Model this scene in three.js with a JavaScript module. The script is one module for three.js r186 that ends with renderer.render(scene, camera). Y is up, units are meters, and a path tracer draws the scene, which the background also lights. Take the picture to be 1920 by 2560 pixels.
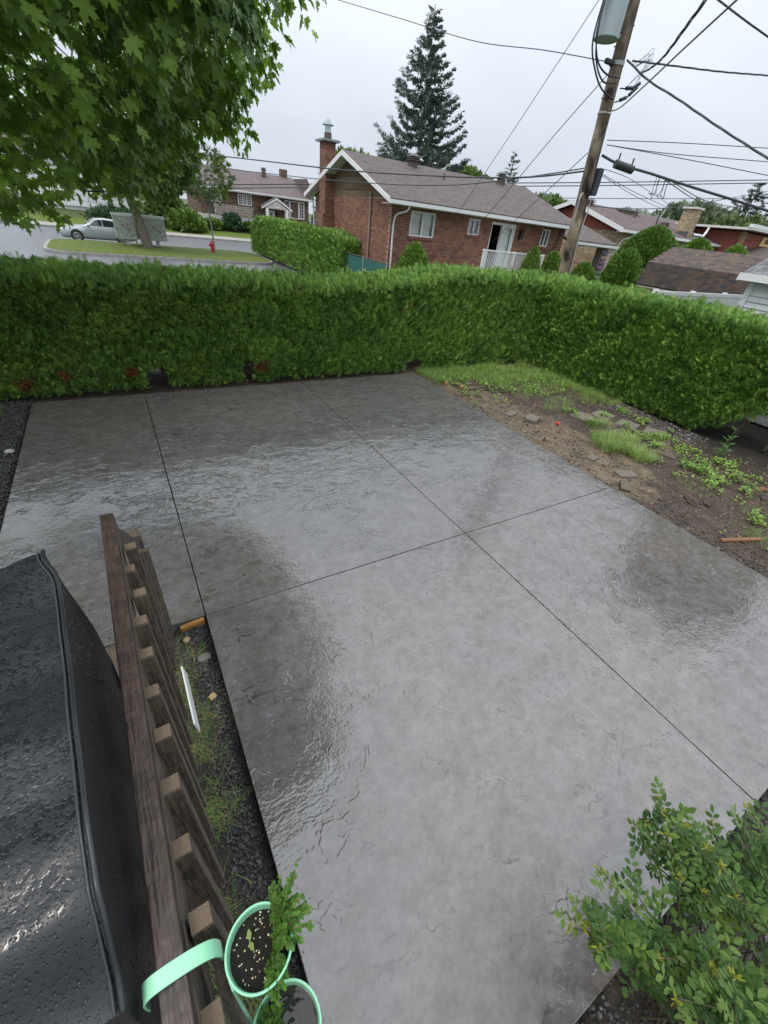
import * as THREE from 'three';
import { RoundedBoxGeometry } from 'three/addons/geometries/RoundedBoxGeometry.js';
import { ImprovedNoise } from 'three/addons/math/ImprovedNoise.js';
import { mergeGeometries, mergeVertices } from 'three/addons/utils/BufferGeometryUtils.js';

// ------------------------------------------------------------------ camera, sky, sun, exposure
const EYE = 3.05;                                   // eye height above the patio, standing on the raised deck
const scene = new THREE.Scene();
const camera = new THREE.PerspectiveCamera(2 * Math.atan(1280 / 1015) * 180 / Math.PI, 0.75, 0.05, 900);
camera.position.set(0, EYE, 0);
camera.quaternion.setFromRotationMatrix(new THREE.Matrix4().set(
  0.863222, 0.219835, -0.454445, 0,
  0.100337, 0.807531, 0.581229, 0,
  0.494753, -0.547327, 0.675021, 0,
  0, 0, 0, 1));
const renderer = new THREE.WebGLRenderer({ antialias: true });
renderer.toneMapping = THREE.LinearToneMapping;
renderer.toneMappingExposure = 1.36;
renderer.shadowMap.enabled = true;

const PN = new ImprovedNoise();
const n3 = (x, y, z = 0) => PN.noise(x, y, z);
function fbm(x, y, z, oct = 4) { let a = 0, s = 0.5, f = 1; for (let i = 0; i < oct; i++) { a += s * PN.noise(x * f, y * f, z + i * 7.3); s *= 0.5; f *= 2.03; } return a; }
// fast 2-D gradient noise, plain and periodic
const PT = new Uint8Array(512); { let a = 12345; for (let i = 0; i < 256; i++) { a = (Math.imul(a, 1664525) + 1013904223) >>> 0; PT[i] = a >>> 24; } for (let i = 0; i < 256; i++) PT[256 + i] = PT[i]; }
const GX = new Float32Array(256), GY = new Float32Array(256); for (let i = 0; i < 256; i++) { const a = i / 256 * 6.283185 * 7; GX[i] = Math.cos(a); GY[i] = Math.sin(a); }
function n2(x, y, s = 0, per = 0) {
  const fx = Math.floor(x), fy = Math.floor(y), u = x - fx, v = y - fy; let x0 = fx, y0 = fy, x1 = fx + 1, y1 = fy + 1;
  if (per) { x0 = ((x0 % per) + per) % per; x1 = ((x1 % per) + per) % per; y0 = ((y0 % per) + per) % per; y1 = ((y1 % per) + per) % per; }
  const A = PT[(x0 + s) & 255], B = PT[(x1 + s) & 255]; const h = (a, b) => PT[(a + b) & 511 & 255];
  const g00 = PT[(A + y0) & 255], g10 = PT[(B + y0) & 255], g01 = PT[(A + y1) & 255], g11 = PT[(B + y1) & 255];
  const a = GX[g00] * u + GY[g00] * v, b = GX[g10] * (u - 1) + GY[g10] * v, c = GX[g01] * u + GY[g01] * (v - 1), d = GX[g11] * (u - 1) + GY[g11] * (v - 1);
  const w = u * u * u * (u * (u * 6 - 15) + 10), k = v * v * v * (v * (v * 6 - 15) + 10), p = a + (b - a) * w, q = c + (d - c) * w; return (p + (q - p) * k) * 1.35;
}
function f2(x, y, s, oct) { let a = 0, m = 0.5, f = 1; for (let i = 0; i < oct; i++) { a += m * n2(x * f, y * f, s + i * 31); m *= 0.5; f *= 2.03; } return a; }
const clamp = (v, a = 0, b = 1) => Math.min(b, Math.max(a, v));
const mix = (a, b, t) => a + (b - a) * t;
const sstep = (a, b, v) => { const t = clamp((v - a) / (b - a)); return t * t * (3 - 2 * t); };
function rng(seed) { let a = seed >>> 0; return () => { a = (a + 0x6D2B79F5) >>> 0; let t = a; t = Math.imul(t ^ (t >>> 15), t | 1); t ^= t + Math.imul(t ^ (t >>> 7), t | 61); return ((t ^ (t >>> 14)) >>> 0) / 4294967296; }; }

// overcast sky: an even cloud deck, brighter overhead than low down as overcast skies are
{
  const W = 512, H = 256, d = new Float32Array(W * H * 4);
  for (let j = 0; j < H; j++) for (let i = 0; i < W; i++) {
    const el = (j + 0.5) / H * Math.PI - Math.PI / 2, az = (i + 0.5) / W * 2 * Math.PI;
    const y = Math.sin(el), c = Math.cos(el), x = c * Math.cos(az), z = c * Math.sin(az), t = clamp(y), L = 1 + 2.2 * Math.pow(t, 1.4);
    const px = x / (Math.abs(y) + 0.22), pz = z / (Math.abs(y) + 0.22);
    const k = 1 + fbm(px * 1.1 + 3.1, pz * 1.5 + 1.7, 2.2, 5) * 0.16 + fbm(px * 0.4, pz * 0.5, 9.1, 3) * 0.12;
    const o = (j * W + i) * 4;
    d[o] = mix(0.470, 0.50, t) * L * k; d[o + 1] = mix(0.520, 0.525, t) * L * (k * 0.96 + 0.04); d[o + 2] = mix(0.590, 0.55, t) * L * (k * 0.9 + 0.1); d[o + 3] = 1;
  }
  const sky = new THREE.DataTexture(d, W, H, THREE.RGBAFormat, THREE.FloatType);
  sky.mapping = THREE.EquirectangularReflectionMapping; sky.magFilter = THREE.LinearFilter; sky.minFilter = THREE.LinearFilter;
  sky.wrapS = THREE.RepeatWrapping; sky.needsUpdate = true;
  scene.background = sky; scene.environment = sky;
}
const sun = new THREE.DirectionalLight(0xfff4e6, 1.0);
sun.position.set(-14, 34, -6); sun.target.position.set(4, 0, -8);
sun.castShadow = true; sun.shadow.radius = 30;
sun.shadow.camera.left = -40; sun.shadow.camera.right = 40; sun.shadow.camera.top = 40; sun.shadow.camera.bottom = -40; sun.shadow.camera.far = 120;
sun.shadow.mapSize.set(2048, 2048);
scene.add(sun, sun.target);

// ------------------------------------------------------------------ helpers
const used = new Map();
function numbered(n) { const k = used.get(n) || 0; used.set(n, k + 1); return k ? `${n}_${String(k).padStart(3, '0')}` : n; }
function shadows(o) { o.castShadow = true; o.receiveShadow = true; return o; }
function part(name, geo, mat, parent, label) { const m = shadows(new THREE.Mesh(geo, mat)); m.name = name; if (label) m.userData.label = label; parent.add(m); return m; }
function thing(name, label, category, pos = [0, 0, 0], turn = 0, group) {
  const o = new THREE.Group(); o.name = numbered(name); o.position.set(...pos); o.rotation.y = turn;
  o.userData = { label, category }; if (group) o.userData.group = group; scene.add(o); return o;
}
function solo(name, geo, mat, label, category, pos = [0, 0, 0], turn = 0, group) {
  const m = shadows(new THREE.Mesh(geo, mat)); m.name = numbered(name); m.position.set(...pos); m.rotation.y = turn;
  m.userData = { label, category }; if (group) m.userData.group = group; scene.add(m); return m;
}
function structure(name, geo, mat) { const m = shadows(geo ? new THREE.Mesh(geo, mat) : new THREE.Group()); m.name = numbered(name); m.userData.kind = 'structure'; scene.add(m); return m; }
function stuffPart(name, geo, mat, mats, cols, parent) {
  const im = shadows(new THREE.InstancedMesh(geo, mat, mats.length)); im.name = name; im.userData.kind = 'stuff';
  mats.forEach((m, i) => { im.setMatrixAt(i, m); if (cols) im.setColorAt(i, cols[i]); });
  im.instanceMatrix.needsUpdate = true; parent.add(im); return im;
}
const C = (r, g, b) => new THREE.Color().setRGB(r, g, b);
function std(col, rough = 0.8, o = {}) { return new THREE.MeshStandardMaterial({ color: Array.isArray(col) ? C(...col) : col, roughness: rough, ...o }); }
function phys(col, rough = 0.8, o = {}) { return new THREE.MeshPhysicalMaterial({ color: Array.isArray(col) ? C(...col) : col, roughness: rough, ...o }); }
function tex(w, h, fn, srgb = true) {
  const d = new Uint8Array(w * h * 4);
  for (let j = 0; j < h; j++) for (let i = 0; i < w; i++) { const c = fn((i + 0.5) / w, (j + 0.5) / h, i, j), o = (j * w + i) * 4; d[o] = clamp(c[0]) * 255; d[o + 1] = clamp(c[1]) * 255; d[o + 2] = clamp(c[2]) * 255; d[o + 3] = 255; }
  const t = new THREE.DataTexture(d, w, h, THREE.RGBAFormat); t.magFilter = THREE.LinearFilter; t.minFilter = THREE.LinearMipmapLinearFilter; t.generateMipmaps = true;
  t.wrapS = t.wrapT = THREE.RepeatWrapping; if (srgb) t.colorSpace = THREE.SRGBColorSpace; t.needsUpdate = true; return t;
}
const toS = v => v <= 0.0031308 ? v * 12.92 : 1.055 * Math.pow(v, 1 / 2.4) - 0.055;
// tileable fbm over the unit square
function tfbm(u, v, f, seed, oct = 4) { let a = 0, m = 0.5, F = Math.max(1, Math.round(f)); const sd = Math.round(seed * 17); for (let i = 0; i < oct; i++) { a += m * n2(u * F, v * F, sd + i * 31, F); m *= 0.55; F *= 2; } return a; }
function worldUV(geo, s = 1) {
  const p = geo.attributes.position, n = geo.attributes.normal, uv = new Float32Array(p.count * 2);
  for (let i = 0; i < p.count; i++) {
    const ax = Math.abs(n.getX(i)), ay = Math.abs(n.getY(i)), az = Math.abs(n.getZ(i)), x = p.getX(i), y = p.getY(i), z = p.getZ(i);
    if (ay >= ax && ay >= az) { uv[2 * i] = x / s; uv[2 * i + 1] = -z / s; } else if (ax >= az) { uv[2 * i] = z / s; uv[2 * i + 1] = y / s; } else { uv[2 * i] = x / s; uv[2 * i + 1] = y / s; }
  }
  geo.setAttribute('uv', new THREE.BufferAttribute(uv, 2)); return geo;
}
function box(w, h, d, x = 0, y = 0, z = 0) { return new THREE.BoxGeometry(w, h, d).translate(x, y, z); }
function boxAt(x0, x1, y0, y1, z0, z1) { return box(x1 - x0, y1 - y0, z1 - z0, (x0 + x1) / 2, (y0 + y1) / 2, (z0 + z1) / 2); }
function rbox(w, h, d, r = 0.004, x = 0, y = 0, z = 0) { return new RoundedBoxGeometry(w, h, d, 2, r).translate(x, y, z); }
function poly(pts) { const s = new THREE.Shape(); pts.forEach((p, i) => i ? s.lineTo(p[0], p[1]) : s.moveTo(p[0], p[1])); s.closePath(); return s; }
function hole(x0, x1, y0, y1) { const s = new THREE.Path(); s.moveTo(x0, y0); s.lineTo(x1, y0); s.lineTo(x1, y1); s.lineTo(x0, y1); s.closePath(); return s; }
const EX = { bevelEnabled: false, curveSegments: 8 };
function prismZ(pts, z0, z1, holes = []) { const s = poly(pts); s.holes = holes; return new THREE.ExtrudeGeometry(s, { ...EX, depth: z1 - z0 }).translate(0, 0, z0); }
function prismX(pts, x0, x1, holes = []) { const s = poly(pts.map(([z, y]) => [-z, y])); s.holes = holes; return new THREE.ExtrudeGeometry(s, { ...EX, depth: x1 - x0 }).rotateY(Math.PI / 2).translate(x0, 0, 0); }
function prismY(pts, y0, y1) { const s = poly(pts.map(([x, z]) => [x, -z])); return new THREE.ExtrudeGeometry(s, { ...EX, depth: y1 - y0 }).rotateX(-Math.PI / 2).translate(0, y0, 0); }
const V = (x, y, z) => new THREE.Vector3(x, y, z);
function tube(pts, r, rad = 6, seg) { const c = new THREE.CatmullRomCurve3(pts.map(p => V(...p)), false, 'centripetal'); return new THREE.TubeGeometry(c, seg || Math.max(4, pts.length * 6), r, rad, false); }
function taper(pts, r0, r1, rad = 7, seg) {
  const n = seg || Math.max(3, pts.length * 3), c = new THREE.CatmullRomCurve3(pts.map(p => V(...p)), false, 'centripetal');
  const g = new THREE.TubeGeometry(c, n, 1, rad, false), p = g.attributes.position;
  for (let i = 0; i <= n; i++) { const q = c.getPointAt(i / n), r = mix(r0, r1, i / n); for (let j = 0; j <= rad; j++) { const k = i * (rad + 1) + j; p.setXYZ(k, q.x + (p.getX(k) - q.x) * r, q.y + (p.getY(k) - q.y) * r, q.z + (p.getZ(k) - q.z) * r); } }
  return g;
}
function bar(a, b, w, h) { // square bar between two points
  const A = V(...a), B = V(...b), d = B.clone().sub(A), L = d.length(); const g = new THREE.BoxGeometry(w, L, h);
  g.applyQuaternion(new THREE.Quaternion().setFromUnitVectors(V(0, 1, 0), d.normalize())); const m = A.add(B).multiplyScalar(0.5); return g.translate(m.x, m.y, m.z);
}
const strip = g => { const o = g.index ? g.toNonIndexed() : g; for (const k of Object.keys(o.attributes)) if (!['position', 'normal', 'uv'].includes(k)) o.deleteAttribute(k); return o; };
const merge = a => mergeGeometries(a.map(strip));
// matrix whose local +Y points along dir and whose local +Z is as near as possible to nrm
const _x = V(0, 0, 0), _y = V(0, 0, 0), _z = V(0, 0, 0);
function orient(pos, dir, nrm, sx, sy = sx, sz = sx) {
  _y.copy(dir).normalize(); _x.copy(_y).cross(nrm); if (_x.lengthSq() < 1e-6) _x.set(1, 0, 0).cross(_y); _x.normalize(); _z.copy(_x).cross(_y);
  const m = new THREE.Matrix4().makeBasis(_x, _y, _z); m.scale(V(sx, sy, sz)); m.setPosition(pos); return m;
}

// ------------------------------------------------------------------ textures of the large surfaces
const soilTex = tex(512, 512, (u, v) => { const a = tfbm(u, v, 6, 1.3, 5), b = tfbm(u, v, 40, 5.1, 3), k = 0.78 + a * 0.35 + b * 0.4; return [k, k * 0.985, k * 0.96]; });
const soilBump = tex(512, 512, (u, v) => { const k = 0.5 + tfbm(u, v, 10, 2.3, 5) * 0.5 + tfbm(u, v, 60, 8.1, 2) * 0.35; return [k, k, k]; }, false);
const asphaltTex = tex(512, 512, (u, v) => { const k = 0.80 + tfbm(u, v, 4, 3.3, 4) * 0.25 + tfbm(u, v, 90, 4.4, 2) * 0.35; return [k, k, k * 1.01]; });
const lawnTex = tex(512, 512, (u, v) => { const a = tfbm(u, v, 5, 6.3, 4), b = tfbm(u, v, 70, 7.1, 3), k = 0.72 + a * 0.3 + b * 0.7; return [k * (1 + a * 0.3), k, k * 0.8]; });
const concTex = tex(256, 256, (u, v) => { const k = 0.85 + tfbm(u, v, 4, 1.9, 5) * 0.25; return [k, k, k]; });

// ------------------------------------------------------------------ terrain
const inRect = (x, z, x0, x1, z0, z1, f = 0.25) => sstep(x0 - f, x0 + f, x) * (1 - sstep(x1 - f, x1 + f, x)) * sstep(z0 - f, z0 + f, z) * (1 - sstep(z1 - f, z1 + f, z));
function groundY(x, z) {
  let y = -0.05;
  const back = sstep(-10.5, -17, z) * (1 - sstep(7, 13, x)); y = mix(y, -0.36, back);
  const far = sstep(-24, -30, z); y = mix(y, -0.38, far);
  const rise = sstep(-54.5, -62, z); y = mix(y, 0.75, rise);
  if (z > -12 && z < 4) {
    y += fbm(x * 0.9, z * 0.9, 3.1, 3) * 0.05 + fbm(x * 5, z * 5, 1.1, 3) * 0.022;
    const pat = inRect(x, z, -1.62, 6.12, -8.5, -2.8, 0.06) + inRect(x, z, 0.05, 6.12, -2.8, 0.5, 0.06);
    y = mix(y, -0.14, clamp(pat));
    y += 0.05 * inRect(x, z, 8.4, 10.2, -8.6, -3.2, 0.5);
    y -= 0.05 * inRect(x, z, -0.5, 0.1, -2.7, 1.2, 0.1);
  }
  return y;
}
{
  const xs = [], zs = [];
  for (let x = -260; x < -20; x += 20) xs.push(x); for (let x = -20; x < -3; x += 1) xs.push(x); for (let x = -3; x < 13; x += 0.1) xs.push(x); for (let x = 13; x < 40; x += 1) xs.push(x); for (let x = 40; x <= 400; x += 20) xs.push(x);
  for (let z = -420; z < -80; z += 20) zs.push(z); for (let z = -80; z < -12; z += 1) zs.push(z); for (let z = -12; z < 3.5; z += 0.1) zs.push(z); for (let z = 3.5; z < 20; z += 1) zs.push(z); for (let z = 20; z <= 160; z += 20) zs.push(z);
  const nx = xs.length, nz = zs.length, pos = new Float32Array(nx * nz * 3), col = new Float32Array(nx * nz * 3), uv = new Float32Array(nx * nz * 2), idx = [];
  for (let j = 0; j < nz; j++) for (let i = 0; i < nx; i++) {
    const k = j * nx + i, x = xs[i], z = zs[j];
    pos[3 * k] = x; pos[3 * k + 1] = groundY(x, z); pos[3 * k + 2] = z; uv[2 * k] = x / 1.7; uv[2 * k + 1] = z / 1.7;
    let c;
    if (z > -11 && z < 4 && x < 13) {
      const n = fbm(x * 1.3, z * 1.3, 5.5, 4), m = fbm(x * 4, z * 4, 2.5, 3);
      const sand = sstep(0.0, 0.25, n * 0.6 + m * 0.4 + 0.75 * (1 - sstep(0.2, 1.3, Math.abs(x - 6.7))) * sstep(-1.9, -3.2, z) - 0.2);
      c = [mix(0.085, 0.19, sand) * (1 + m * 0.5), mix(0.060, 0.145, sand) * (1 + m * 0.5), mix(0.045, 0.098, sand) * (1 + m * 0.5)];
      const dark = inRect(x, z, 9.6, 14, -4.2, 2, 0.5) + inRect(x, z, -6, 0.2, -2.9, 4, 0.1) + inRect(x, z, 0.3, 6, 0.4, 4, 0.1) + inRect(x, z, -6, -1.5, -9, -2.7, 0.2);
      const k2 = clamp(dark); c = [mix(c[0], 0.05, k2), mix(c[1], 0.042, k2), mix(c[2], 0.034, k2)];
    } else { const n = fbm(x * 0.15, z * 0.15, 4.4, 3); c = [0.085 * (1 + n), 0.135 * (1 + n), 0.03]; }
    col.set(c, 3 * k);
    if (i < nx - 1 && j < nz - 1) idx.push(k, k + nx, k + 1, k + 1, k + nx, k + nx + 1);
  }
  const g = new THREE.BufferGeometry(); g.setAttribute('position', new THREE.BufferAttribute(pos, 3)); g.setAttribute('color', new THREE.BufferAttribute(col, 3)); g.setAttribute('uv', new THREE.BufferAttribute(uv, 2)); g.setIndex(idx); g.computeVertexNormals();
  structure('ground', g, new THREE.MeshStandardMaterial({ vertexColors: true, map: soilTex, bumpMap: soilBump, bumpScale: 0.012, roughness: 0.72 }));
}

// ------------------------------------------------------------------ stamped concrete patio, wet from the rain
const PX0 = -1.70, PX1 = 6.30, PZ0 = -8.70, PZ1 = 0.70;            // area the maps cover
let patioMat;
{
  const N = 2048, H = new Float32Array(N * N), E = new Float32Array(N * N);
  for (let j = 0; j < N; j++) for (let i = 0; i < N; i++) {
    const x = PX0 + (PX1 - PX0) * (i + 0.5) / N, z = PZ0 + (PZ1 - PZ0) * (j + 0.5) / N;
    const wx = n2(x * 3.1, z * 3.4, 17) * 0.16 + n2(x * 11, z * 12, 44) * 0.05 + n2(x * 29, z * 31, 47) * 0.014, wz = n2(x * 2.7 + 9, z * 3.1, 61) * 0.10 + n2(x * 12, z * 13, 82) * 0.04 + n2(x * 31, z * 29, 87) * 0.012;
    const a = f2((x + wx) * 1.5, (z + wz) * 3.1, 113, 4), b = f2((x + wx) * 4.0 + 20, (z + wz) * 7.5, 151, 3);
    const t = (a + b * 0.34) * 5, f = Math.floor(t), r = t - f;
    const zone = mix(0.42, 1.15, sstep(-2.2, -4.2, z + 0.8 * n2(x * 0.6, z * 0.6, 203))), am = 0.05 + zone * sstep(-0.02, 0.26, n2(x * 0.75 + 3, z * 0.75, 201) * 0.55 + f2(x * 3.3, z * 3.9, 207, 2) * 0.9 + sstep(-3.0, -5.2, z) * 0.16), terr = am * (f + sstep(0.93, 1.0, r) - t) / 5;         // cleft ledges of the slate stamp
    E[j * N + i] = sstep(0.84, 0.97, r) * clamp(0.12 + f2(x * 2.6, z * 3.1, 221, 2) * 2.2);   // foot of a ledge, where release pigment gathers
    H[j * N + i] = 0.62 + terr * 0.42 + a * 0.08 + b * 0.02 + n2(x * 9, z * 15, 33) * 0.010 + n2(x * 27, z * 36, 53) * 0.010 + n2(x * 64, z * 75, 57) * 0.010;
  }
  const bump = tex(N, N, (u, v, i, j) => { const k = H[j * N + i]; return [k, k, k]; }, false);
  // places in metres where the film of water is broken (foot marks, drained spots); each has a ragged outline
  const spots = [ [4.65, -3.7, 0.16], [4.5, -3.45, 0.13], [4.2, -3.15, 0.1], [4.85, -4.5, 0.14], [4.8, -4.75, 0.12], [4.95, -5.0, 0.1], [3.35, -2.2, 0.16], [3.2, -2.45, 0.13],
    [5.2, -2.1, 0.25], [4.5, -1.7, 0.2], [1.1, 0.05, 0.34], [1.45, -0.15, 0.22], [0.75, 0.25, 0.26],  [3.9, -0.9, 0.18]];
  const film = (x, z, h) => {
    let w = 0.50 + f2(x * 0.55, z * 0.6, 211, 3) * 0.7;
    for (const [sx, sz, r] of spots) { const dx = x - sx, dz = z - sz; if (Math.abs(dx) < r * 1.6 && Math.abs(dz) < r * 1.6) { const d = Math.hypot(dx, dz) / r; w -= 1.0 - sstep(0.35, 1.5, d); } }
    return sstep(-0.08, 0.12, w + f2(x * 6, z * 7, 21, 3) * 0.6 + (0.57 - h) * 1.6);
  };
  const roughT = tex(N, N, (u, v, i, j) => { const x = PX0 + (PX1 - PX0) * u, z = PZ0 + (PZ1 - PZ0) * v, r = mix(0.42, 0.11, film(x, z, H[j * N + i])) + n2(x * 60, z * 60, 11) * 0.03; return [r, r, r]; }, false);
  const colT = tex(2048, 2048, (u, v) => {
    const x = PX0 + (PX1 - PX0) * u, z = PZ0 + (PZ1 - PZ0) * v, h = H[Math.min(N - 1, v * N | 0) * N + Math.min(N - 1, u * N | 0)];
    const a = f2(x * 0.8, z * 0.9, 31, 3), b = f2(x * 4.1, z * 4.6, 37, 4), c = n2(x * 38, z * 38, 71), d = f2(x * 11, z * 13, 91, 2);
    const rel = sstep(0.47, 0.62, h);                              // release pigment stays in the low parts of the stamp
    const vein = 1 - 0.12 * sstep(0.035, 0.0, Math.abs(f2(x * 2.6 + 40, z * 3.6, 131, 4))), k = 0.108 * (1 + a * 0.18 + b * 0.36 + d * 0.45 + c * 0.18) * mix(0.84, 1.12, rel) * vein * (1 - 0.72 * E[Math.min(N - 1, v * N | 0) * N + Math.min(N - 1, u * N | 0)]), warm = clamp(0.5 + a * 1.0 - b * 1.0);
    return [toS(k * mix(1.04, 1.09, warm)), toS(k * 0.985), toS(k * mix(1.0, 0.91, warm))];
  });
  for (const t of [bump, roughT, colT]) { t.wrapS = t.wrapT = THREE.ClampToEdgeWrapping; }
  patioMat = new THREE.MeshPhysicalMaterial({ map: colT, roughnessMap: roughT, roughness: 1, bumpMap: bump, bumpScale: 0.04, ior: 1.85 });
}
{
  const patio = structure('patio');
  const jx = 0.07, gx = 0.005, zc = -2.77, zb = -5.64, b = 0.004;
  const slabs = [[-1.585, jx - gx, -8.46, zb - gx], [-1.585, jx - gx, zb + gx, zc - gx],
    [jx + gx, 3.115 - gx, -8.46, zb - gx], [jx + gx, 3.115 - gx, zb + gx, zc - gx], [jx + gx, 3.115 - gx, zc + gx, 0.487],
    [3.115 + gx, 6.09, -8.46, zb - gx], [3.115 + gx, 6.09, zb + gx, zc - gx], [3.115 + gx, 6.09, zc + gx, 0.487]];
  for (const [x0, x1, z0, z1] of slabs) {
    const sh = poly([[x0 + b, -z1 + b], [x1 - b, -z1 + b], [x1 - b, -z0 - b], [x0 + b, -z0 - b]]);
    const g = new THREE.ExtrudeGeometry(sh, { depth: 0.13, bevelEnabled: true, bevelSize: b, bevelThickness: b, bevelSegments: 3 }).rotateX(-Math.PI / 2).translate(0, -0.13 - b, 0);
    const p = g.attributes.position, uv = g.attributes.uv;
    for (let i = 0; i < p.count; i++) uv.setXY(i, (p.getX(i) - PX0) / (PX1 - PX0), (p.getZ(i) - PZ0) / (PZ1 - PZ0));
    part('slab', g, patioMat, patio);
  }
}

// ------------------------------------------------------------------ street, kerbs, grass island, sidewalk, far lawn
const ySt = -0.33;
{
  const asph = std([0.19, 0.195, 0.21], 0.38, { map: asphaltTex });
  structure('street', worldUV(boxAt(-120, 120, ySt - 0.1, ySt, -51.2, -26), 2), asph);
  const conc = std([0.42, 0.40, 0.37], 0.7, { map: concTex });
  const lawn = std([0.17, 0.25, 0.035], 0.95, { map: lawnTex });
  // island with a rounded left end and a kerb
  const ring = (off) => { const p = []; const x0 = -3.0 + off, x1 = 10.4 - off, z0 = -39.6 + off, z1 = -32.4 - off, r = 1.6 - off; 
    for (const [cx, cz, a0] of [[x0 + r, z1 - r, Math.PI * 1.0], [x0 + r, z0 + r, Math.PI * 0.5 + Math.PI]]) { }
    const arc = (cx, cz, a0, a1) => { for (let i = 0; i <= 8; i++) { const a = mix(a0, a1, i / 8); p.push([cx + r * Math.cos(a), cz + r * Math.sin(a)]); } };
    arc(x0 + r, z1 - r, Math.PI, Math.PI / 2); arc(x1 - r, z1 - r, Math.PI / 2, 0); arc(x1 - r, z0 + r, 0, -Math.PI / 2); arc(x0 + r, z0 + r, -Math.PI / 2, -Math.PI); return p; };
  structure('kerb', worldUV(prismY(ring(0), ySt - 0.05, ySt + 0.15), 1.5), conc);
  structure('grass_island', worldUV(prismY(ring(0.2), ySt, ySt + 0.18), 1.3), lawn);
  structure('sidewalk', worldUV(boxAt(-120, 120, ySt - 0.1, ySt + 0.14, -55, -51.2), 1.5), conc);
  const lw = new THREE.PlaneGeometry(240, 9, 120, 12).rotateX(-Math.PI / 2).translate(0, 0, -59.5), lp = lw.attributes.position;
  for (let i = 0; i < lp.count; i++) lp.setY(i, mix(ySt + 0.12, 0.82, clamp((-55 - lp.getZ(i)) / 9)) + n3(lp.getX(i) * 0.5, lp.getZ(i) * 0.5, 2) * 0.05);
  lw.computeVertexNormals(); worldUV(lw, 1.3); structure('front_lawn', lw, lawn);
}

// ------------------------------------------------------------------ foliage building blocks
function fanGeo(n, spread, len, w, curl = 0.12) {      // a flat spray: n narrow leaflets fanning from one point along +Y
  const pos = [], idx = [];
  const blade = (bx, by, a, L, W, zz) => {
    const dx = Math.sin(a), dy = Math.cos(a), px = dy, py = -dx, k = pos.length / 3;
    pos.push(bx, by, zz, bx + dx * L * 0.5 + px * W, by + dy * L * 0.5 + py * W, zz + curl * L * 0.4, bx + dx * L, by + dy * L, zz + curl * L, bx + dx * L * 0.5 - px * W, by + dy * L * 0.5 - py * W, zz - curl * L * 0.2);
    idx.push(k, k + 1, k + 3, k + 1, k + 2, k + 3);
  };
  for (let i = 0; i < n; i++) { const t = i / (n - 1), s = (i % 2 ? 1 : -1), y = t * len * 0.55; blade(0, y, s * spread * (1 - t * 0.7), len * (0.62 - t * 0.12), w, (i % 3 - 1) * 0.03 * len); }
  const g = new THREE.BufferGeometry(); g.setAttribute('position', new THREE.Float32BufferAttribute(pos, 3)); g.setIndex(idx); g.computeVertexNormals(); return g;
}
const cedarSpray = fanGeo(9, 1.0, 1, 0.058);
const tuftSpray = fanGeo(7, 1.25, 1, 0.12, 0.3);
function leafGeo(len = 1, w = 0.42, fold = 0.12) {     // simple pointed oval leaf, folded on its midrib
  const P = [[0, 0], [w * 0.7, 0.25], [w, 0.5], [w * 0.62, 0.8], [0, 1]], pos = [0, 0, 0], idx = [];
  pos.length = 0; for (const [x, y] of P) pos.push(0, y * len, 0, x * len, y * len, fold * x * len * 1.5, -x * len, y * len, fold * x * len * 1.5);
  for (let i = 0; i < P.length - 1; i++) { const a = i * 3, b = a + 3; idx.push(a, a + 1, b + 1, a, b + 1, b, a, b, b + 2, a, b + 2, a + 2); }
  const g = new THREE.BufferGeometry(); g.setAttribute('position', new THREE.Float32BufferAttribute(pos, 3)); g.setIndex(idx); g.computeVertexNormals(); return g;
}
const ovalLeaf = leafGeo(1, 0.34), smallLeaf = leafGeo(1, 0.3, 0.2);
const bladeGeo = (() => { const pos = [-0.02, 0, 0, 0.02, 0, 0, -0.016, 0.4, 0.06, 0.016, 0.4, 0.06, -0.01, 0.75, 0.2, 0.01, 0.75, 0.2, 0, 1, 0.42]; const g = new THREE.BufferGeometry(); g.setAttribute('position', new THREE.Float32BufferAttribute(pos, 3)); g.setIndex([0, 1, 3, 0, 3, 2, 2, 3, 5, 2, 5, 4, 4, 5, 6]); g.computeVertexNormals(); return g; })();
const greenMat = std([1, 1, 1], 0.55), waxMat = std([1, 1, 1], 0.45);
const woodDark = std([0.045, 0.036, 0.028], 0.9), barkMat = std([0.17, 0.145, 0.12], 0.9, { bumpMap: soilBump, bumpScale: 0.03 });
const rv = (R) => V(R() * 2 - 1, R() * 2 - 1, R() * 2 - 1);

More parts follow.
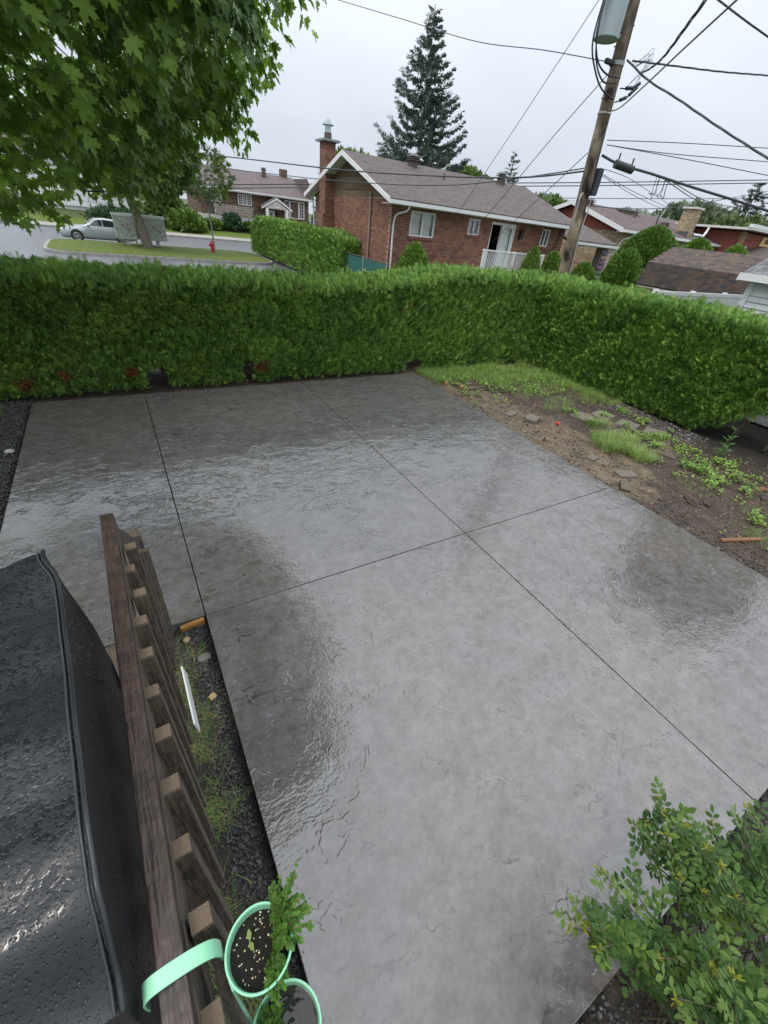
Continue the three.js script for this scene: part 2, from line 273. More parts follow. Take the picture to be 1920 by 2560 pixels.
// clipped hedge from p to q (ground points), with its own bumpy surface
function hedge(name, label, p, q, width, hFn, o = {}) {
  const R = rng(o.seed || 5), A = V(p[0], 0, p[1]), B = V(q[0], 0, q[1]), L = A.distanceTo(B), d = B.clone().sub(A).normalize(), n = V(-d.z, 0, d.x); if (o.flip) n.negate();
  // n points to the side seen in the photograph
  const base = o.base ?? -0.06, t = thing(name, label, 'hedge', [A.x, base, A.z]);
  for (let s = 0.3; s < L; s += o.stemGap || 0.6) { const x = d.x * s - n.x * width / 2, z = d.z * s - n.z * width / 2; part('stem', new THREE.CylinderGeometry(0.012, 0.04, 1.5, 6).translate(x, 0.72, z), barkMat, t); }
  const mats = [], cols = [], up = V(0, 1, 0), sz = o.size || 0.12, dens = o.dens || 700;
  const put = (s, y, off, nr, depthMax) => {
    if (o.skip && o.skip(s, y, off, R)) return;
    const cl0 = n3(s * 6.5, y * 7.5, off * 6.5); if (cl0 < -0.30 && R() < 0.7) return; const bump = 0.06 * fbm(s * 1.3, y * 1.6, off + 3, 3) + 0.08 * cl0;
    const e = bump - R() * R() * depthMax; const P = V(d.x * s + n.x * off, y, d.z * s + n.z * off).addScaledVector(nr, e);
    const dir = nr.clone().multiplyScalar(0.75).addScaledVector(up, 0.55 + R() * 0.4).add(rv(R).multiplyScalar(0.55));
    const k = sz * (0.65 + R() * 0.7); mats.push(orient(P, dir, rv(R).multiplyScalar(0.75).addScaledVector(nr, 0.8).addScaledVector(up, 0.35), k));
    const cl = 0.5 + 0.9 * fbm(s * 1.1, y * 1.7, off * 2 + 8, 3) + (R() - 0.5) * 0.9; const c = clamp(cl);
    let col = [mix(0.095, 0.29, c), mix(0.22, 0.46, c), mix(0.045, 0.085, c)];
    if (o.tint) col = o.tint(s, y, off, R, col);
    cols.push(C(...col));
  };
  const faces = o.faces || [1, 1, 1, 1, 1]; // seen side, top, far side, start, end
  // branchlets through the whole inside of the hedge
  for (let i = 0; i < L * width * 1.8 * (o.inner || 330); i++) { const s = 0.1 + R() * (L - 0.2), h = hFn(s), lo = (o.baseFn ? o.baseFn(s) : 0) + 0.3, y = lo + R() * Math.max(0.05, h - lo - 0.12), off = -0.12 - R() * (width - 0.24), sd = off > -width / 2 ? 1 : -1; const k = sz * (1.3 + R() * 0.9), nr = n.clone().multiplyScalar(sd); if (o.skip && o.skip(s, y, off, R)) continue; mats.push(orient(V(d.x * s + n.x * off, y, d.z * s + n.z * off), nr.clone().multiplyScalar(0.5).addScaledVector(up, 0.9).add(rv(R).multiplyScalar(0.7)), rv(R).addScaledVector(nr, 1.2), k)); const c = R(); cols.push(C(mix(0.085, 0.22, c), mix(0.19, 0.36, c), mix(0.04, 0.07, c))); }
  const hMax = Math.max(hFn(0), hFn(L), hFn(L / 2));
  for (let i = 0; i < L * hMax * dens * faces[0]; i++) { const s = R() * L, h = hFn(s), y = 0.05 + Math.pow(R(), 0.9) * (h - 0.05); const rnd = sstep(h - 0.22, h, y); put(s, y, -rnd * 0.10 + (o.lean ? o.lean(s, y) : 0), n.clone().multiplyScalar(1 - rnd * 0.6).addScaledVector(up, rnd * 0.8).normalize(), 0.19); }
  for (let i = 0; i < L * width * dens * faces[1]; i++) { const s = R() * L, h = hFn(s); const off = -R() * width; put(s, h - 0.03 + R() * 0.06 * (R() > 0.93 ? 3 : 1), off, up, 0.2); }
  for (let i = 0; i < L * hMax * dens * faces[2]; i++) { const s = R() * L; put(s, R() * hFn(s), -width, n.clone().negate(), 0.25); }
  for (const [e, s0, dr] of [[3, 0, -1], [4, L, 1]]) for (let i = 0; i < width * hMax * dens * faces[e]; i++) put(s0, R() * hFn(s0), -R() * width, d.clone().multiplyScalar(dr), 0.25);
  stuffPart('foliage', o.geo || cedarSpray, greenMat, mats, cols, t);
  return t;
}
{
  const dead = (list) => (s, y, off, R, col) => { for (const [a, b, r] of list) { if (Math.hypot(s - a, (y - b) * 1.2) < r * (0.5 + R() * 0.7)) return R() > 0.35 ? [0.30, 0.135, 0.04] : [0.16, 0.10, 0.04]; } return R() < 0.004 ? [0.28, 0.14, 0.05] : col; };
  const gaps = (list) => (s, y, off, R) => { if (off < -0.35) return false; for (const [a, b, rx, ry] of list) if (Math.hypot((s - a) / rx, (y - b) / ry) < 0.75 + R() * 0.4) return true; return false; };
  hedge('cedar_hedge', 'long clipped cedar hedge running along the back edge of the patio', [-3.4, -8.74], [11.4, -8.74], 1.25, s => 1.86 + 0.30 * sstep(7.5, 11, s) + 0.025 * n3(s * 0.7, 3, 1) + 0.02 * n3(s * 3, 7, 1), {
    seed: 11, flip: false, dens: 2100, size: 0.118, faces: [1, 1, 0.45, 0.3, 0.1], lean: (s, y) => -0.10 * sstep(0.4, 1.9, y),
    tint: dead([[2.35, 0.34, 0.10], [1.75, 0.22, 0.14], [5.72, 0.32, 0.16], [3.35, 0.35, 0.12], [6.6, 1.78, 0.07], [4.2, 1.84, 0.06]]), skip: gaps([[3.75, 0.20, 0.24, 0.24], [5.45, 0.26, 0.13, 0.3], [9.6, 0.15, 0.3, 0.2]]) });
  hedge('cedar_hedge', 'clipped cedar hedge beside the weedy soil strip, in front of the white siding shed', [10.28, -9.4], [10.28, -1.2], 1.35, s => 2.16 + 0.06 * n3(s * 0.8, 1, 4) + 0.03 * n3(s * 3, 2, 4), {
    seed: 23, baseFn: s => 0.95 * sstep(5.7, 7.2, s), dens: 1800, size: 0.132, faces: [1, 1, 0.4, 0.1, 0.1], skip: (s, y, off, R) => y < 0.85 * sstep(5.6, 7.2, s + R() * 0.5) });
}

// ------------------------------------------------------------------ maple leaf, big maple by the patio, street maple
function mapleLeaf() {
  const half = [[0.0, 0.0], [0.06, 0.05], [0.30, -0.06], [0.26, 0.08], [0.50, 0.16], [0.40, 0.27], [0.62, 0.46], [0.44, 0.50], [0.47, 0.62], [0.25, 0.50], [0.17, 0.52], [0.24, 0.74], [0.15, 0.73], [0.0, 1.0]];
  const pts = half.concat(half.slice(1, -1).reverse().map(([x, y]) => [-x, y]));
  const g = new THREE.ShapeGeometry(poly(pts)), p = g.attributes.position;
  for (let i = 0; i < p.count; i++) { const x = p.getX(i), y = p.getY(i); p.setZ(i, Math.abs(x) * 0.22 - 0.20 * y * y + 0.05 * Math.sin(x * 9)); }
  g.computeVertexNormals(); g.deleteAttribute('uv'); return g;
}
const mLeaf = mapleLeaf();
const leafTrans = { transmission: 0.45, thickness: 0, ior: 1.3 };
const mapleMat = phys([1, 1, 1], 0.5, leafTrans);
function leafCol(R, lo, hi, c) { return C(mix(lo[0], hi[0], c), mix(lo[1], hi[1], c), mix(lo[2], hi[2], c)); }
{
  const ctr = V(-1.6, 7.0, -7.0), RAD = 4.52, R = rng(77), base = V(-3.4, -0.06, -7.0);
  const t = thing('maple_tree', 'large broadleaf maple with drooping green foliage overhanging the patio', 'tree', [base.x, base.y, base.z]);
  const loc = p => V(p.x - base.x, p.y - base.y, p.z - base.z);
  part('trunk', taper([[0, -0.1, 0], [0.05, 1.2, 0.02], [0.1, 2.4, 0.1], [0.3, 4.2, 0.2]], 0.27, 0.17, 12, 16), barkMat, t);
  const ends = [];
  for (let i = 0; i < 13; i++) { const a = i / 13 * 6.283 + R() * 0.3, el = -0.3 + R() * 0.45, e = V(Math.cos(a) * Math.cos(el), Math.sin(el), Math.sin(a) * Math.cos(el)).multiplyScalar(RAD * 0.86).add(ctr), q = loc(e), s = 2.2 + R() * 1.8;
    part('limb', taper([[0.08 + (s - 1.2) * 0.06, s, 0.1], [q.x * 0.45, mix(s, q.y, 0.62), q.z * 0.45], [q.x, q.y, q.z]], 0.07, 0.012, 6, 9), barkMat, t); ends.push(q); }
  // clumps of leaves on drooping twigs through the outer crown
  const camL = loc(camera.position.clone()), vp = new THREE.Matrix4(); camera.updateMatrixWorld(); camera.updateProjectionMatrix();
  vp.multiplyMatrices(camera.projectionMatrix, camera.matrixWorldInverse);
  const all = [], twigs = []; const up = V(0, 1, 0);
  for (let c = 0; c < 10500; c++) {
    const v = rv(R).normalize(); const facing = v.dot(V(0.3, -0.45, 0.84)); if (facing < 0.05 && R() < 0.8) continue;
    const lump = 1 + 0.12 * fbm(v.x * 3.2, v.y * 3.2, v.z * 3.2, 3) + 0.05 * n3(v.x * 8, v.y * 8, v.z * 8);
    const rr = RAD * lump * (1 - Math.pow(R(), 1.7) * 0.42);
    const P = v.clone().multiplyScalar(rr).add(ctr); if (v.y > 0) P.y = ctr.y + v.y * rr * 0.28; if (P.y < 2.62 + 0.35 * n3(P.x * 1.2, P.z * 1.2, 3)) continue;
    const toCam = P.distanceTo(camera.position); if (toCam < 3.0) continue;
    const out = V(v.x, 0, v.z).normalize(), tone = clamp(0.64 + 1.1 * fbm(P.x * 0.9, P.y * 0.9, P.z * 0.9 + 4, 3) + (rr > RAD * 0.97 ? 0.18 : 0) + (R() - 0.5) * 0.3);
    const nL = 6 + (R() * 5 | 0), ax = out.clone().multiplyScalar(0.8).addScaledVector(up, -0.35).add(rv(R).multiplyScalar(0.5)).normalize();
    for (let k = 0; k < nL; k++) {
      const q = P.clone().addScaledVector(ax, (k / nL - 0.5) * 0.42).add(rv(R).multiplyScalar(0.10));
      const dir = out.clone().multiplyScalar(0.3 + R() * 0.4).addScaledVector(up, -0.7 - R() * 0.4).add(rv(R).multiplyScalar(0.55)).normalize();
      const nr = up.clone().multiplyScalar(0.7).addScaledVector(out, 1.05).add(rv(R).multiplyScalar(0.95));
      const s = 0.085 + R() * 0.06, tn = clamp(tone + (R() - 0.5) * 0.35);
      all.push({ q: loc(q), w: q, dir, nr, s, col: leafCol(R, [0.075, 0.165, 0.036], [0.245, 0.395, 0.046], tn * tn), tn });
    }
    if (c % 9 === 0) { const a = P.clone().addScaledVector(ax, -0.35), b = P.clone().addScaledVector(ax, 0.25); twigs.push(taper([loc(a).toArray(), loc(P).toArray(), loc(b).toArray()], 0.009, 0.003, 4, 4)); }
  }
  // the leaves that show largest are separate pieces
  const scr = V(0, 0, 0); for (const l of all) { scr.copy(l.w).applyMatrix4(vp); l.k = (Math.abs(scr.x) < 1 && Math.abs(scr.y) < 1) ? l.s / l.w.distanceTo(camera.position) : 0; }
  all.sort((a, b) => b.k - a.k);
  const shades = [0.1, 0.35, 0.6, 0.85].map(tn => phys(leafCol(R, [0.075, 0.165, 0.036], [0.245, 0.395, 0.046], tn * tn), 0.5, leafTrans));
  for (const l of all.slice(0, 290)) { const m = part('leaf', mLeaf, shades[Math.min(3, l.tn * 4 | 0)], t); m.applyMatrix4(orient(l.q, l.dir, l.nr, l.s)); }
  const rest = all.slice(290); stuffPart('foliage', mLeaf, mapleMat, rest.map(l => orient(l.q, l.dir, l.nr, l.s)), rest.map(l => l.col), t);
  part('twigs', merge(twigs), woodDark, t).userData.kind = 'stuff';
}
// generic round-crowned tree made of leaf clumps
function leafTree(name, label, group, pos, o) {
  const R = rng(o.seed), t = thing(name, label, 'tree', pos, 0, group), [rx, ry, rz] = o.r, cy = o.cy;
  part('trunk', taper(o.trunk || [[0, -0.3, 0], [0.03, cy * 0.4, 0], [0, cy * 0.9, 0]], o.tr || 0.2, (o.tr || 0.2) * 0.55, 10, 10), o.bark || barkMat, t);
  for (let i = 0; i < (o.limbs ?? 6); i++) { const a = i * 2.4 + R(), e = [Math.cos(a) * rx * 0.75, cy + (R() - 0.2) * ry * 0.8, Math.sin(a) * rz * 0.75]; part('limb', taper([[0, cy * 0.55, 0], [e[0] * 0.4, mix(cy * 0.55, e[1], 0.6), e[2] * 0.4], e], (o.tr || 0.2) * 0.3, 0.01, 5, 6), o.bark || barkMat, t); }
  const mats = [], cols = [], up = V(0, 1, 0);
  for (let i = 0; i < o.n; i++) {
    const v = rv(R).normalize(), lump = 1 + 0.22 * fbm(v.x * 2.4 + o.seed, v.y * 2.4, v.z * 2.4, 3), k = lump * (1 - Math.pow(R(), o.fill || 2) * 0.5);
    const p = V(v.x * rx * k, cy + v.y * ry * k, v.z * rz * k); if (o.minY && p.y < o.minY) continue;
    const hole = fbm(p.x * 1.3 / (o.hs || 1), p.y * 1.3 / (o.hs || 1), p.z * 1.3 / (o.hs || 1) + o.seed, 2); if (hole < (o.gap ?? -0.22)) continue;
    const dir = v.clone().addScaledVector(up, o.droop ? -o.droop : 0.3).add(rv(R).multiplyScalar(0.8)); const s = o.size * (0.6 + R() * 0.8);
    mats.push(orient(p, dir, rv(R).addScaledVector(up, 1), s)); const c = clamp(0.5 + fbm(p.x * 0.8, p.y * 0.8, p.z * 0.8, 3) * 1.1 + (R() - 0.5) * 0.5); cols.push(leafCol(R, o.lo, o.hi, c));
  }
  const cr = stuffPart('crown', o.geo || tuftSpray, o.mat || greenMat, mats, cols, t); return t;
}
{
  leafTree('maple_tree', 'maple with a brown leaning trunk on the grass island beside the mailboxes', undefined, [2.79, ySt + 0.17, -37.3], { seed: 301, cy: 5.9, r: [3.7, 3.2, 3.5], n: 7000, size: 0.3, tr: 0.34, limbs: 9, minY: 2.9, lo: [0.05, 0.11, 0.025], hi: [0.16, 0.27, 0.04], geo: mLeaf, droop: 0.6,
    trunk: [[0, -0.2, 0], [-0.18, 0.9, 0.02], [-0.42, 2.0, 0.05], [-0.6, 3.0, 0.1], [-0.4, 5, 0]] });
  leafTree('broadleaf_tree', 'broadleaf tree behind the white clapboard shed, mirrored in the wet patio', undefined, [17.2, -0.1, -3.7], { seed: 303, cy: 7.2, r: [2.3, 2.2, 2.1], n: 2600, size: 0.4, tr: 0.16, limbs: 6, lo: [0.05, 0.10, 0.02], hi: [0.15, 0.24, 0.05] });
  leafTree('young_tree', 'young staked tree with a thin grey stem beside the red hydrant', undefined, [7.1, ySt + 0.17, -37.0], { seed: 302, cy: 4.4, r: [1.7, 1.5, 1.6], n: 1500, size: 0.26, tr: 0.06, limbs: 7, gap: -0.05, lo: [0.06, 0.12, 0.02], hi: [0.17, 0.26, 0.05], geo: tuftSpray, bark: std([0.22, 0.23, 0.23], 0.7), trunk: [[0, -0.1, 0], [-0.05, 1.6, 0], [-0.12, 3.1, 0], [-0.1, 4.6, 0]] });
}
// conifers: whorls of drooping boughs carrying needle tufts
function conifer(name, label, pos, o) {
  const R = rng(o.seed), t = thing(name, label, 'tree', pos), Ht = o.h; const lean = o.lean || 0;
  part('trunk', taper([[0, -0.5, 0], [lean * 0.5, Ht * 0.5, 0], [lean, Ht, 0]], o.tr || 0.28, 0.02, 9, 14), std([0.10, 0.085, 0.075], 0.95), t);
  const mats = [], cols = [], boughs = [];
  for (let y = o.y0; y < Ht * 0.985;) {
    const f = (y - o.y0) / (Ht - o.y0), len = o.rad * Math.pow(1 - f, 0.85) + 0.18, nb = Math.max(4, Math.round((o.nb || 8) * (1 - f * 0.45)));
    const a0 = R() * 6.28;
    for (let b = 0; b < nb; b++) {
      const a = a0 + b / nb * 6.283 + (R() - 0.5) * 0.5, L = len * (0.55 + R() * 0.6), yy = y + (R() - 0.5) * 0.4, rise = o.rise ?? 0.12; const tx = lean * yy / Ht;
      const P = s => V(tx + Math.cos(a) * L * s, yy - L * 0.30 * s + L * (0.30 + rise) * s * s * s, Math.sin(a) * L * s);
      boughs.push(taper([P(0).toArray(), P(0.5).toArray(), P(1).toArray()], 0.035 * (1 - f) + 0.012, 0.008, 4, 4));
      const nt = Math.max(3, Math.round(L * (o.dens || 9)));
      for (let k = 0; k < nt; k++) {
        const s = 0.18 + 0.82 * (k + R()) / nt, q = P(s), side = V(-Math.sin(a), 0, Math.cos(a)), w = (R() - 0.5) * 0.65 * (1 - s * 0.6) * Math.min(L, 2.2) * 0.6;
        q.addScaledVector(side, w); q.y -= Math.abs(w) * 0.25;
        const dir = V(Math.cos(a), 0.15 - 0.5 * R(), Math.sin(a)).addScaledVector(side, w * 1.2 + (R() - 0.5) * 0.8), sc = (o.size || 0.42) * (0.55 + R() * 0.7) * (0.6 + 0.4 * (1 - f));
        mats.push(orient(q, dir, V(0, 1, 0).add(rv(R).multiplyScalar(0.5)), sc, sc, sc * 1.6));
        const hang = R() < 0.5; if (hang) mats.push(orient(q, V((R() - 0.5) * 0.5, -1, (R() - 0.5) * 0.5), rv(R), sc * 0.75));
        const c = clamp(0.5 + (R() - 0.5) * 0.9); const col = leafCol(R, o.lo, o.hi, c); cols.push(col); if (hang) cols.push(col);
      }
    }
    y += (o.step || 0.5) * (1 - f * 0.45) * (0.8 + R() * 0.4);
  }
  part('boughs', merge(boughs), std([0.09, 0.07, 0.055], 0.95), t).userData.kind = 'stuff';
  stuffPart('needles', tuftSpray, greenMat, mats, cols, t); return t;
}
{
  const blue = { lo: [0.070, 0.105, 0.085], hi: [0.18, 0.235, 0.19] };
  conifer('spruce_tree', 'tall narrow blue spruce standing behind the red brick bungalow', [24.6, -0.2, -38], { seed: 41, h: 16.2, y0: 3.4, rad: 4.9, nb: 9, dens: 10, size: 0.56, step: 0.62, rise: 0.2, ...blue });
  conifer('fir_tree', 'small conifer rising over the bungalow roof near the second roof vent', [45.5, -0.2, -49], { seed: 42, h: 11.6, y0: 3, rad: 2.6, dens: 5, size: 0.5, step: 0.7, lo: [0.03, 0.06, 0.045], hi: [0.08, 0.12, 0.08] });
  conifer('fir_tree', 'large dark fir with bare upper branches beyond the red house', [74, -0.2, -34], { seed: 43, h: 11.9, y0: 2, rad: 5.6, dens: 5, size: 0.75, step: 0.8, rise: 0.3, lo: [0.03, 0.055, 0.04], hi: [0.09, 0.125, 0.075] });
  conifer('fir_tree', 'thin conifer tip showing between the brick chimney and the far roof', [17.2, -0.2, -40.5], { seed: 44, h: 6.15, y0: 2, rad: 1.1, dens: 6, size: 0.35, lo: [0.03, 0.06, 0.045], hi: [0.08, 0.12, 0.08] });
  const gr = { lo: [0.05, 0.10, 0.02], hi: [0.16, 0.25, 0.05] };
  const grp = undefined;
  leafTree('broadleaf_tree', 'rounded green treetop behind the ridge of the red brick bungalow, right of the spruce', grp, [31.5, -0.2, -40], { seed: 51, cy: 5.9, r: [3.0, 1.9, 2.4], n: 3500, size: 0.5, ...gr });
  leafTree('broadleaf_tree', 'light green treetop peeking out beside the brick chimney', grp, [17.3, -0.2, -36], { seed: 52, cy: 5.2, r: [2.1, 1.75, 1.8], n: 2500, size: 0.42, lo: [0.07, 0.13, 0.02], hi: [0.2, 0.27, 0.05] });
  leafTree('broadleaf_tree', 'green treetop over the beige house roof beside its roof vent', grp, [43, -0.2, -40], { seed: 53, cy: 5.3, r: [4.2, 1.6, 3], n: 3000, size: 0.6, ...gr });
  leafTree('broadleaf_tree', 'loose grey green tree behind the beige brick chimney', grp, [57, -0.2, -31], { seed: 54, cy: 5.2, r: [5.0, 2.6, 4], n: 4500, size: 0.7, gap: -0.1, lo: [0.06, 0.10, 0.05], hi: [0.17, 0.23, 0.12] });
  leafTree('broadleaf_tree', 'dense dark green tree in front of the big fir beside the red house', grp, [56, -0.2, -25.5], { seed: 55, cy: 4.4, r: [4.6, 2.4, 3.5], n: 5000, size: 0.55, lo: [0.045, 0.085, 0.025], hi: [0.12, 0.18, 0.05] });
  leafTree('broadleaf_tree', 'pale silvery tree showing above the beige roof', grp, [50, -0.2, -33], { seed: 56, cy: 5.0, r: [2.6, 1.5, 2], n: 1800, size: 0.5, gap: 0.0, lo: [0.12, 0.17, 0.10], hi: [0.28, 0.33, 0.24] });
  leafTree('broadleaf_tree', 'low dark treetop between the flat roof box and the beige chimney', grp, [62, -0.2, -38], { seed: 57, cy: 5.3, r: [3.2, 1.3, 2.4], n: 1600, size: 0.6, lo: [0.04, 0.09, 0.03], hi: [0.1, 0.17, 0.06] });
}
// clipped rounded cedars
function globe(label, group, pos, r, h, o = {}) {
  const R = rng(o.seed || 9), t = thing('round_cedar', label, 'shrub', pos, 0, group);
  part('stem', new THREE.CylinderGeometry(0.05, 0.07, h * 0.7, 7).translate(0, h * 0.3, 0), barkMat, t);
  const prof = u => Math.pow(Math.sin(Math.PI * clamp(0.09 + u * 0.91)), o.pow || 0.6) * (u < 0.5 ? 1 : 1);
  const mats = [], cols = []; const n = (o.n || 900) * 3;
  for (let i = 0; i < n; i++) { const u = R(), a = R() * 6.283, k = r * prof(u) * (1 + 0.05 * n3(Math.cos(a) * 2, u * 4, Math.sin(a) * 2 + pos[0]) - (i % 3 ? R() * R() * 0.16 : Math.sqrt(R()) * 0.8)); const P = V(Math.cos(a) * k, u * h, Math.sin(a) * k), nr = V(Math.cos(a), (u - 0.45) * 2.2, Math.sin(a)).normalize();
    mats.push(orient(P, nr.clone().add(V(0, 0.5, 0)).add(rv(R).multiplyScalar(0.6)), rv(R), (o.size || 0.13) * (0.7 + R() * 0.6))); const c = clamp(0.5 + (R() - 0.5) * 0.8 + (o.lift || 0)); cols.push(C(mix(0.07, 0.20, c), mix(0.16, 0.33, c), mix(0.025, 0.04, c))); }
  stuffPart('foliage', cedarSpray, greenMat, mats, cols, t); return t;
}
{
  globe('round clipped cedar in front of the double window of the brick bungalow', undefined, [12.45, -0.1, -18.6], 0.75, 2.4, { seed: 61, n: 1500 });
  globe('egg shaped clipped cedar in front of the white balcony railing', undefined, [19.45, -0.1, -17.9], 0.5, 2.72, { seed: 62, n: 1300 });
  globe('round clipped cedar between the balcony railing and the utility pole', undefined, [21.4, -0.1, -18.2], 0.68, 2.62, { seed: 63, n: 1500 });
  globe('round clipped cedar in front of the carport, beside the utility pole', undefined, [24.3, -0.1, -18.2], 0.82, 2.25, { seed: 64, n: 1600 });
  globe('round clipped cedar in front of the stone carport pillar', undefined, [27.5, -0.1, -18.2], 0.74, 2.1, { seed: 65, n: 1600 });
  globe('very large rounded dark cedar behind the gambrel shed', undefined, [25.6, -0.1, -15.5], 1.75, 4.2, { seed: 66, n: 6000, size: 0.2, lift: -0.3 });
  globe('tall narrow cedar leaning on the large rounded cedar', undefined, [23.6, -0.1, -15.3], 1.0, 3.1, { seed: 67, n: 3000, size: 0.18, lift: -0.25 });
  globe('rounded cedar showing over the gambrel roof, under the beige chimney', undefined, [29.2, -0.1, -15.0], 1.35, 3.95, { seed: 68, n: 3500, size: 0.2, lift: -0.15 });
  globe('small rounded cedar between the gambrel roof and the red house', undefined, [34.2, -0.1, -15.2], 1.2, 3.95, { seed: 69, n: 2500, size: 0.2 });
}
hedge('clipped_hedge', 'tall clipped hedge between the street and the brick chimney wall', [10.75, -40.2], [10.75, -22.9], 1.3, s => 2.4 - 0.5 * (1 - sstep(0, 1.6, s)) - 0.25 * sstep(15.5, 17.3, s) + 0.03 * n3(s, 1, 1), { seed: 71, base: -0.25, dens: 240, size: 0.2, faces: [1, 1, 0.1, 1, 1], stemGap: 1.5 });

// ------------------------------------------------------------------ building materials
const shingleTex = (seed, cols, rows, tone) => { const R = rng(seed), val = Array.from({ length: cols * rows }, () => R()); return tex(512, 512, (u, v) => {
  const r = Math.floor(v * rows), cshift = (r * 0.37) % 1, c = Math.floor(((u + cshift) % 1) * cols), e = (v * rows) % 1; const k = tone * (0.82 + 0.3 * val[r * cols + c] + tfbm(u, v, 40, seed, 2) * 0.5) * (e < 0.12 ? 0.72 : 1); return [k, k * 0.97, k * 0.97]; }); };
const roofTexA = shingleTex(3, 14, 24, 0.95);
const brickTex = (() => { const R = rng(8), val = Array.from({ length: 12 * 32 }, () => R()); return tex(512, 512, (u, v) => { const row = Math.floor(v * 32), x = u * 12 + (row % 2) * 0.5, c = Math.floor(x) % 12, fx = x % 1, fy = (v * 32) % 1; const mort = fx < 0.05 || fy < 0.14; if (mort) return [0.86, 0.82, 0.76]; const k = 0.72 + val[row * 12 + c] * 0.28 + tfbm(u, v, 60, 4, 2) * 0.2; return [k, k * 0.97, k * 0.95]; }); })();
const brickBump = tex(512, 512, (u, v) => { const row = Math.floor(v * 32), fx = (u * 12 + (row % 2) * 0.5) % 1, fy = (v * 32) % 1; const k = (fx < 0.05 || fy < 0.14) ? 0 : 0.9; return [k, k, k]; }, false);
const white = std([0.74, 0.75, 0.76], 0.45), offWhite = std([0.62, 0.61, 0.58], 0.55), dark = std([0.02, 0.02, 0.022], 0.6), metalGrey = std([0.33, 0.35, 0.36], 0.45, { metalness: 0.3 }), rust = std([0.10, 0.075, 0.07], 0.7), brownWood = std([0.13, 0.085, 0.055], 0.85);
const roofMat = std([0.112, 0.092, 0.085], 0.75, { map: roofTexA, bumpMap: roofTexA, bumpScale: 0.012 });
const glass = phys([1, 1, 1], 0.03, { transmission: 1, thickness: 0, ior: 1.5 });
const curtain = std([0.62, 0.64, 0.64], 0.9);
const brickWall = (r, g, b) => std([r, g, b], 0.8, { map: brickTex, bumpMap: brickBump, bumpScale: 0.008 });
// window set in a wall whose outer face is the plane z = zf (faces +z); children of a "window" group part
function windowZ(parent, x0, x1, y0, y1, zf, o = {}) {
  const f = o.f || 0.07, d = 0.09, zc = zf - 0.02; const w = part('window', merge([boxAt(x0, x1, y1 - f, y1, zc - d / 2, zc + d / 2), boxAt(x0, x1, y0, y0 + f, zc - d / 2, zc + d / 2), boxAt(x0, x0 + f, y0 + f, y1 - f, zc - d / 2, zc + d / 2), boxAt(x1 - f, x1, y0 + f, y1 - f, zc - d / 2, zc + d / 2)]), o.mat || white, parent, o.label);
  const n = o.n || 1, W = (x1 - x0 - 2 * f) / n;
  for (let i = 0; i < n; i++) {
    const a = x0 + f + i * W, b = a + W, wd = o.ws ? null : 0;
    if (i) part('mullion', boxAt(a - f * 0.6, a + f * 0.6, y0 + f, y1 - f, zc - d * 0.4, zc + d * 0.42), o.mat || white, w);
    part('pane', boxAt(a + f * 0.6, b - f * 0.6, y0 + f, y1 - f, zc - 0.012, zc - 0.006), glass, w);
    if (o.grid) { const [gx, gy] = o.grid, bars = []; for (let k = 1; k < gx; k++) { const x = mix(a + f * 0.6, b - f * 0.6, k / gx); bars.push(boxAt(x - 0.018, x + 0.018, y0 + f, y1 - f, zc - 0.002, zc + 0.012)); } for (let k = 1; k < gy; k++) { const y = mix(y0 + f, y1 - f, k / gy); bars.push(boxAt(a + f * 0.6, b - f * 0.6, y - 0.018, y + 0.018, zc - 0.001, zc + 0.013)); } if (bars.length) part('muntins', merge(bars), white, w); }
    if (o.curtain) { const cg = new THREE.PlaneGeometry(W - f * 0.6, y1 - y0 - 2 * f, 24, 2), p = cg.attributes.position; for (let k = 0; k < p.count; k++) p.setZ(k, Math.sin(p.getX(k) * 38) * 0.018); cg.computeVertexNormals(); part('curtain', cg.translate((a + b) / 2, (y0 + y1) / 2, zf - 0.16), o.curtain === true ? curtain : o.curtain, w); }
  }
  if (o.sill) part('sill', boxAt(x0 - 0.06, x1 + 0.06, y0 - 0.12, y0 - 0.002, zf - 0.02, zf + 0.07), o.sill, w);
  return w;
}
// roof with its ridge along x: two thick slopes
function roofX(parent, x0, x1, z0, z1, eave, ridge, mat, th = 0.14) {  // z1 = near eave, z0 = far eave
  const zm = (z0 + z1) / 2; const k = th;
  const r = part('roof', worldUV(merge([prismX([[z1, eave], [z1, eave + k], [zm, ridge + k], [zm, ridge]], x0, x1), prismX([[zm - 0.002, ridge], [zm - 0.002, ridge + k], [z0, eave + k], [z0, eave]], x0, x1)]), 3.4), mat, parent); return r;
}
function ventStack(parent, x, y, z, s = 1) {
  const v = part('roof_vent', box(0.36 * s, 0.5 * s, 0.36 * s, x, y + 0.1 * s, z), rust, parent);
  for (let i = 0; i < 3; i++) part('louvre', merge([box(0.52 * s, 0.035 * s, 0.52 * s, x, y + (0.40 + i * 0.09) * s, z), box(0.30 * s, 0.09 * s, 0.30 * s, x, y + (0.44 + i * 0.09) * s, z)]), i === 2 ? metalGrey : rust, v);
}
function downspout(parent, pts, mat = white, r = 0.045) { part('downspout', tube(pts, r, 6, 24), mat, parent); }

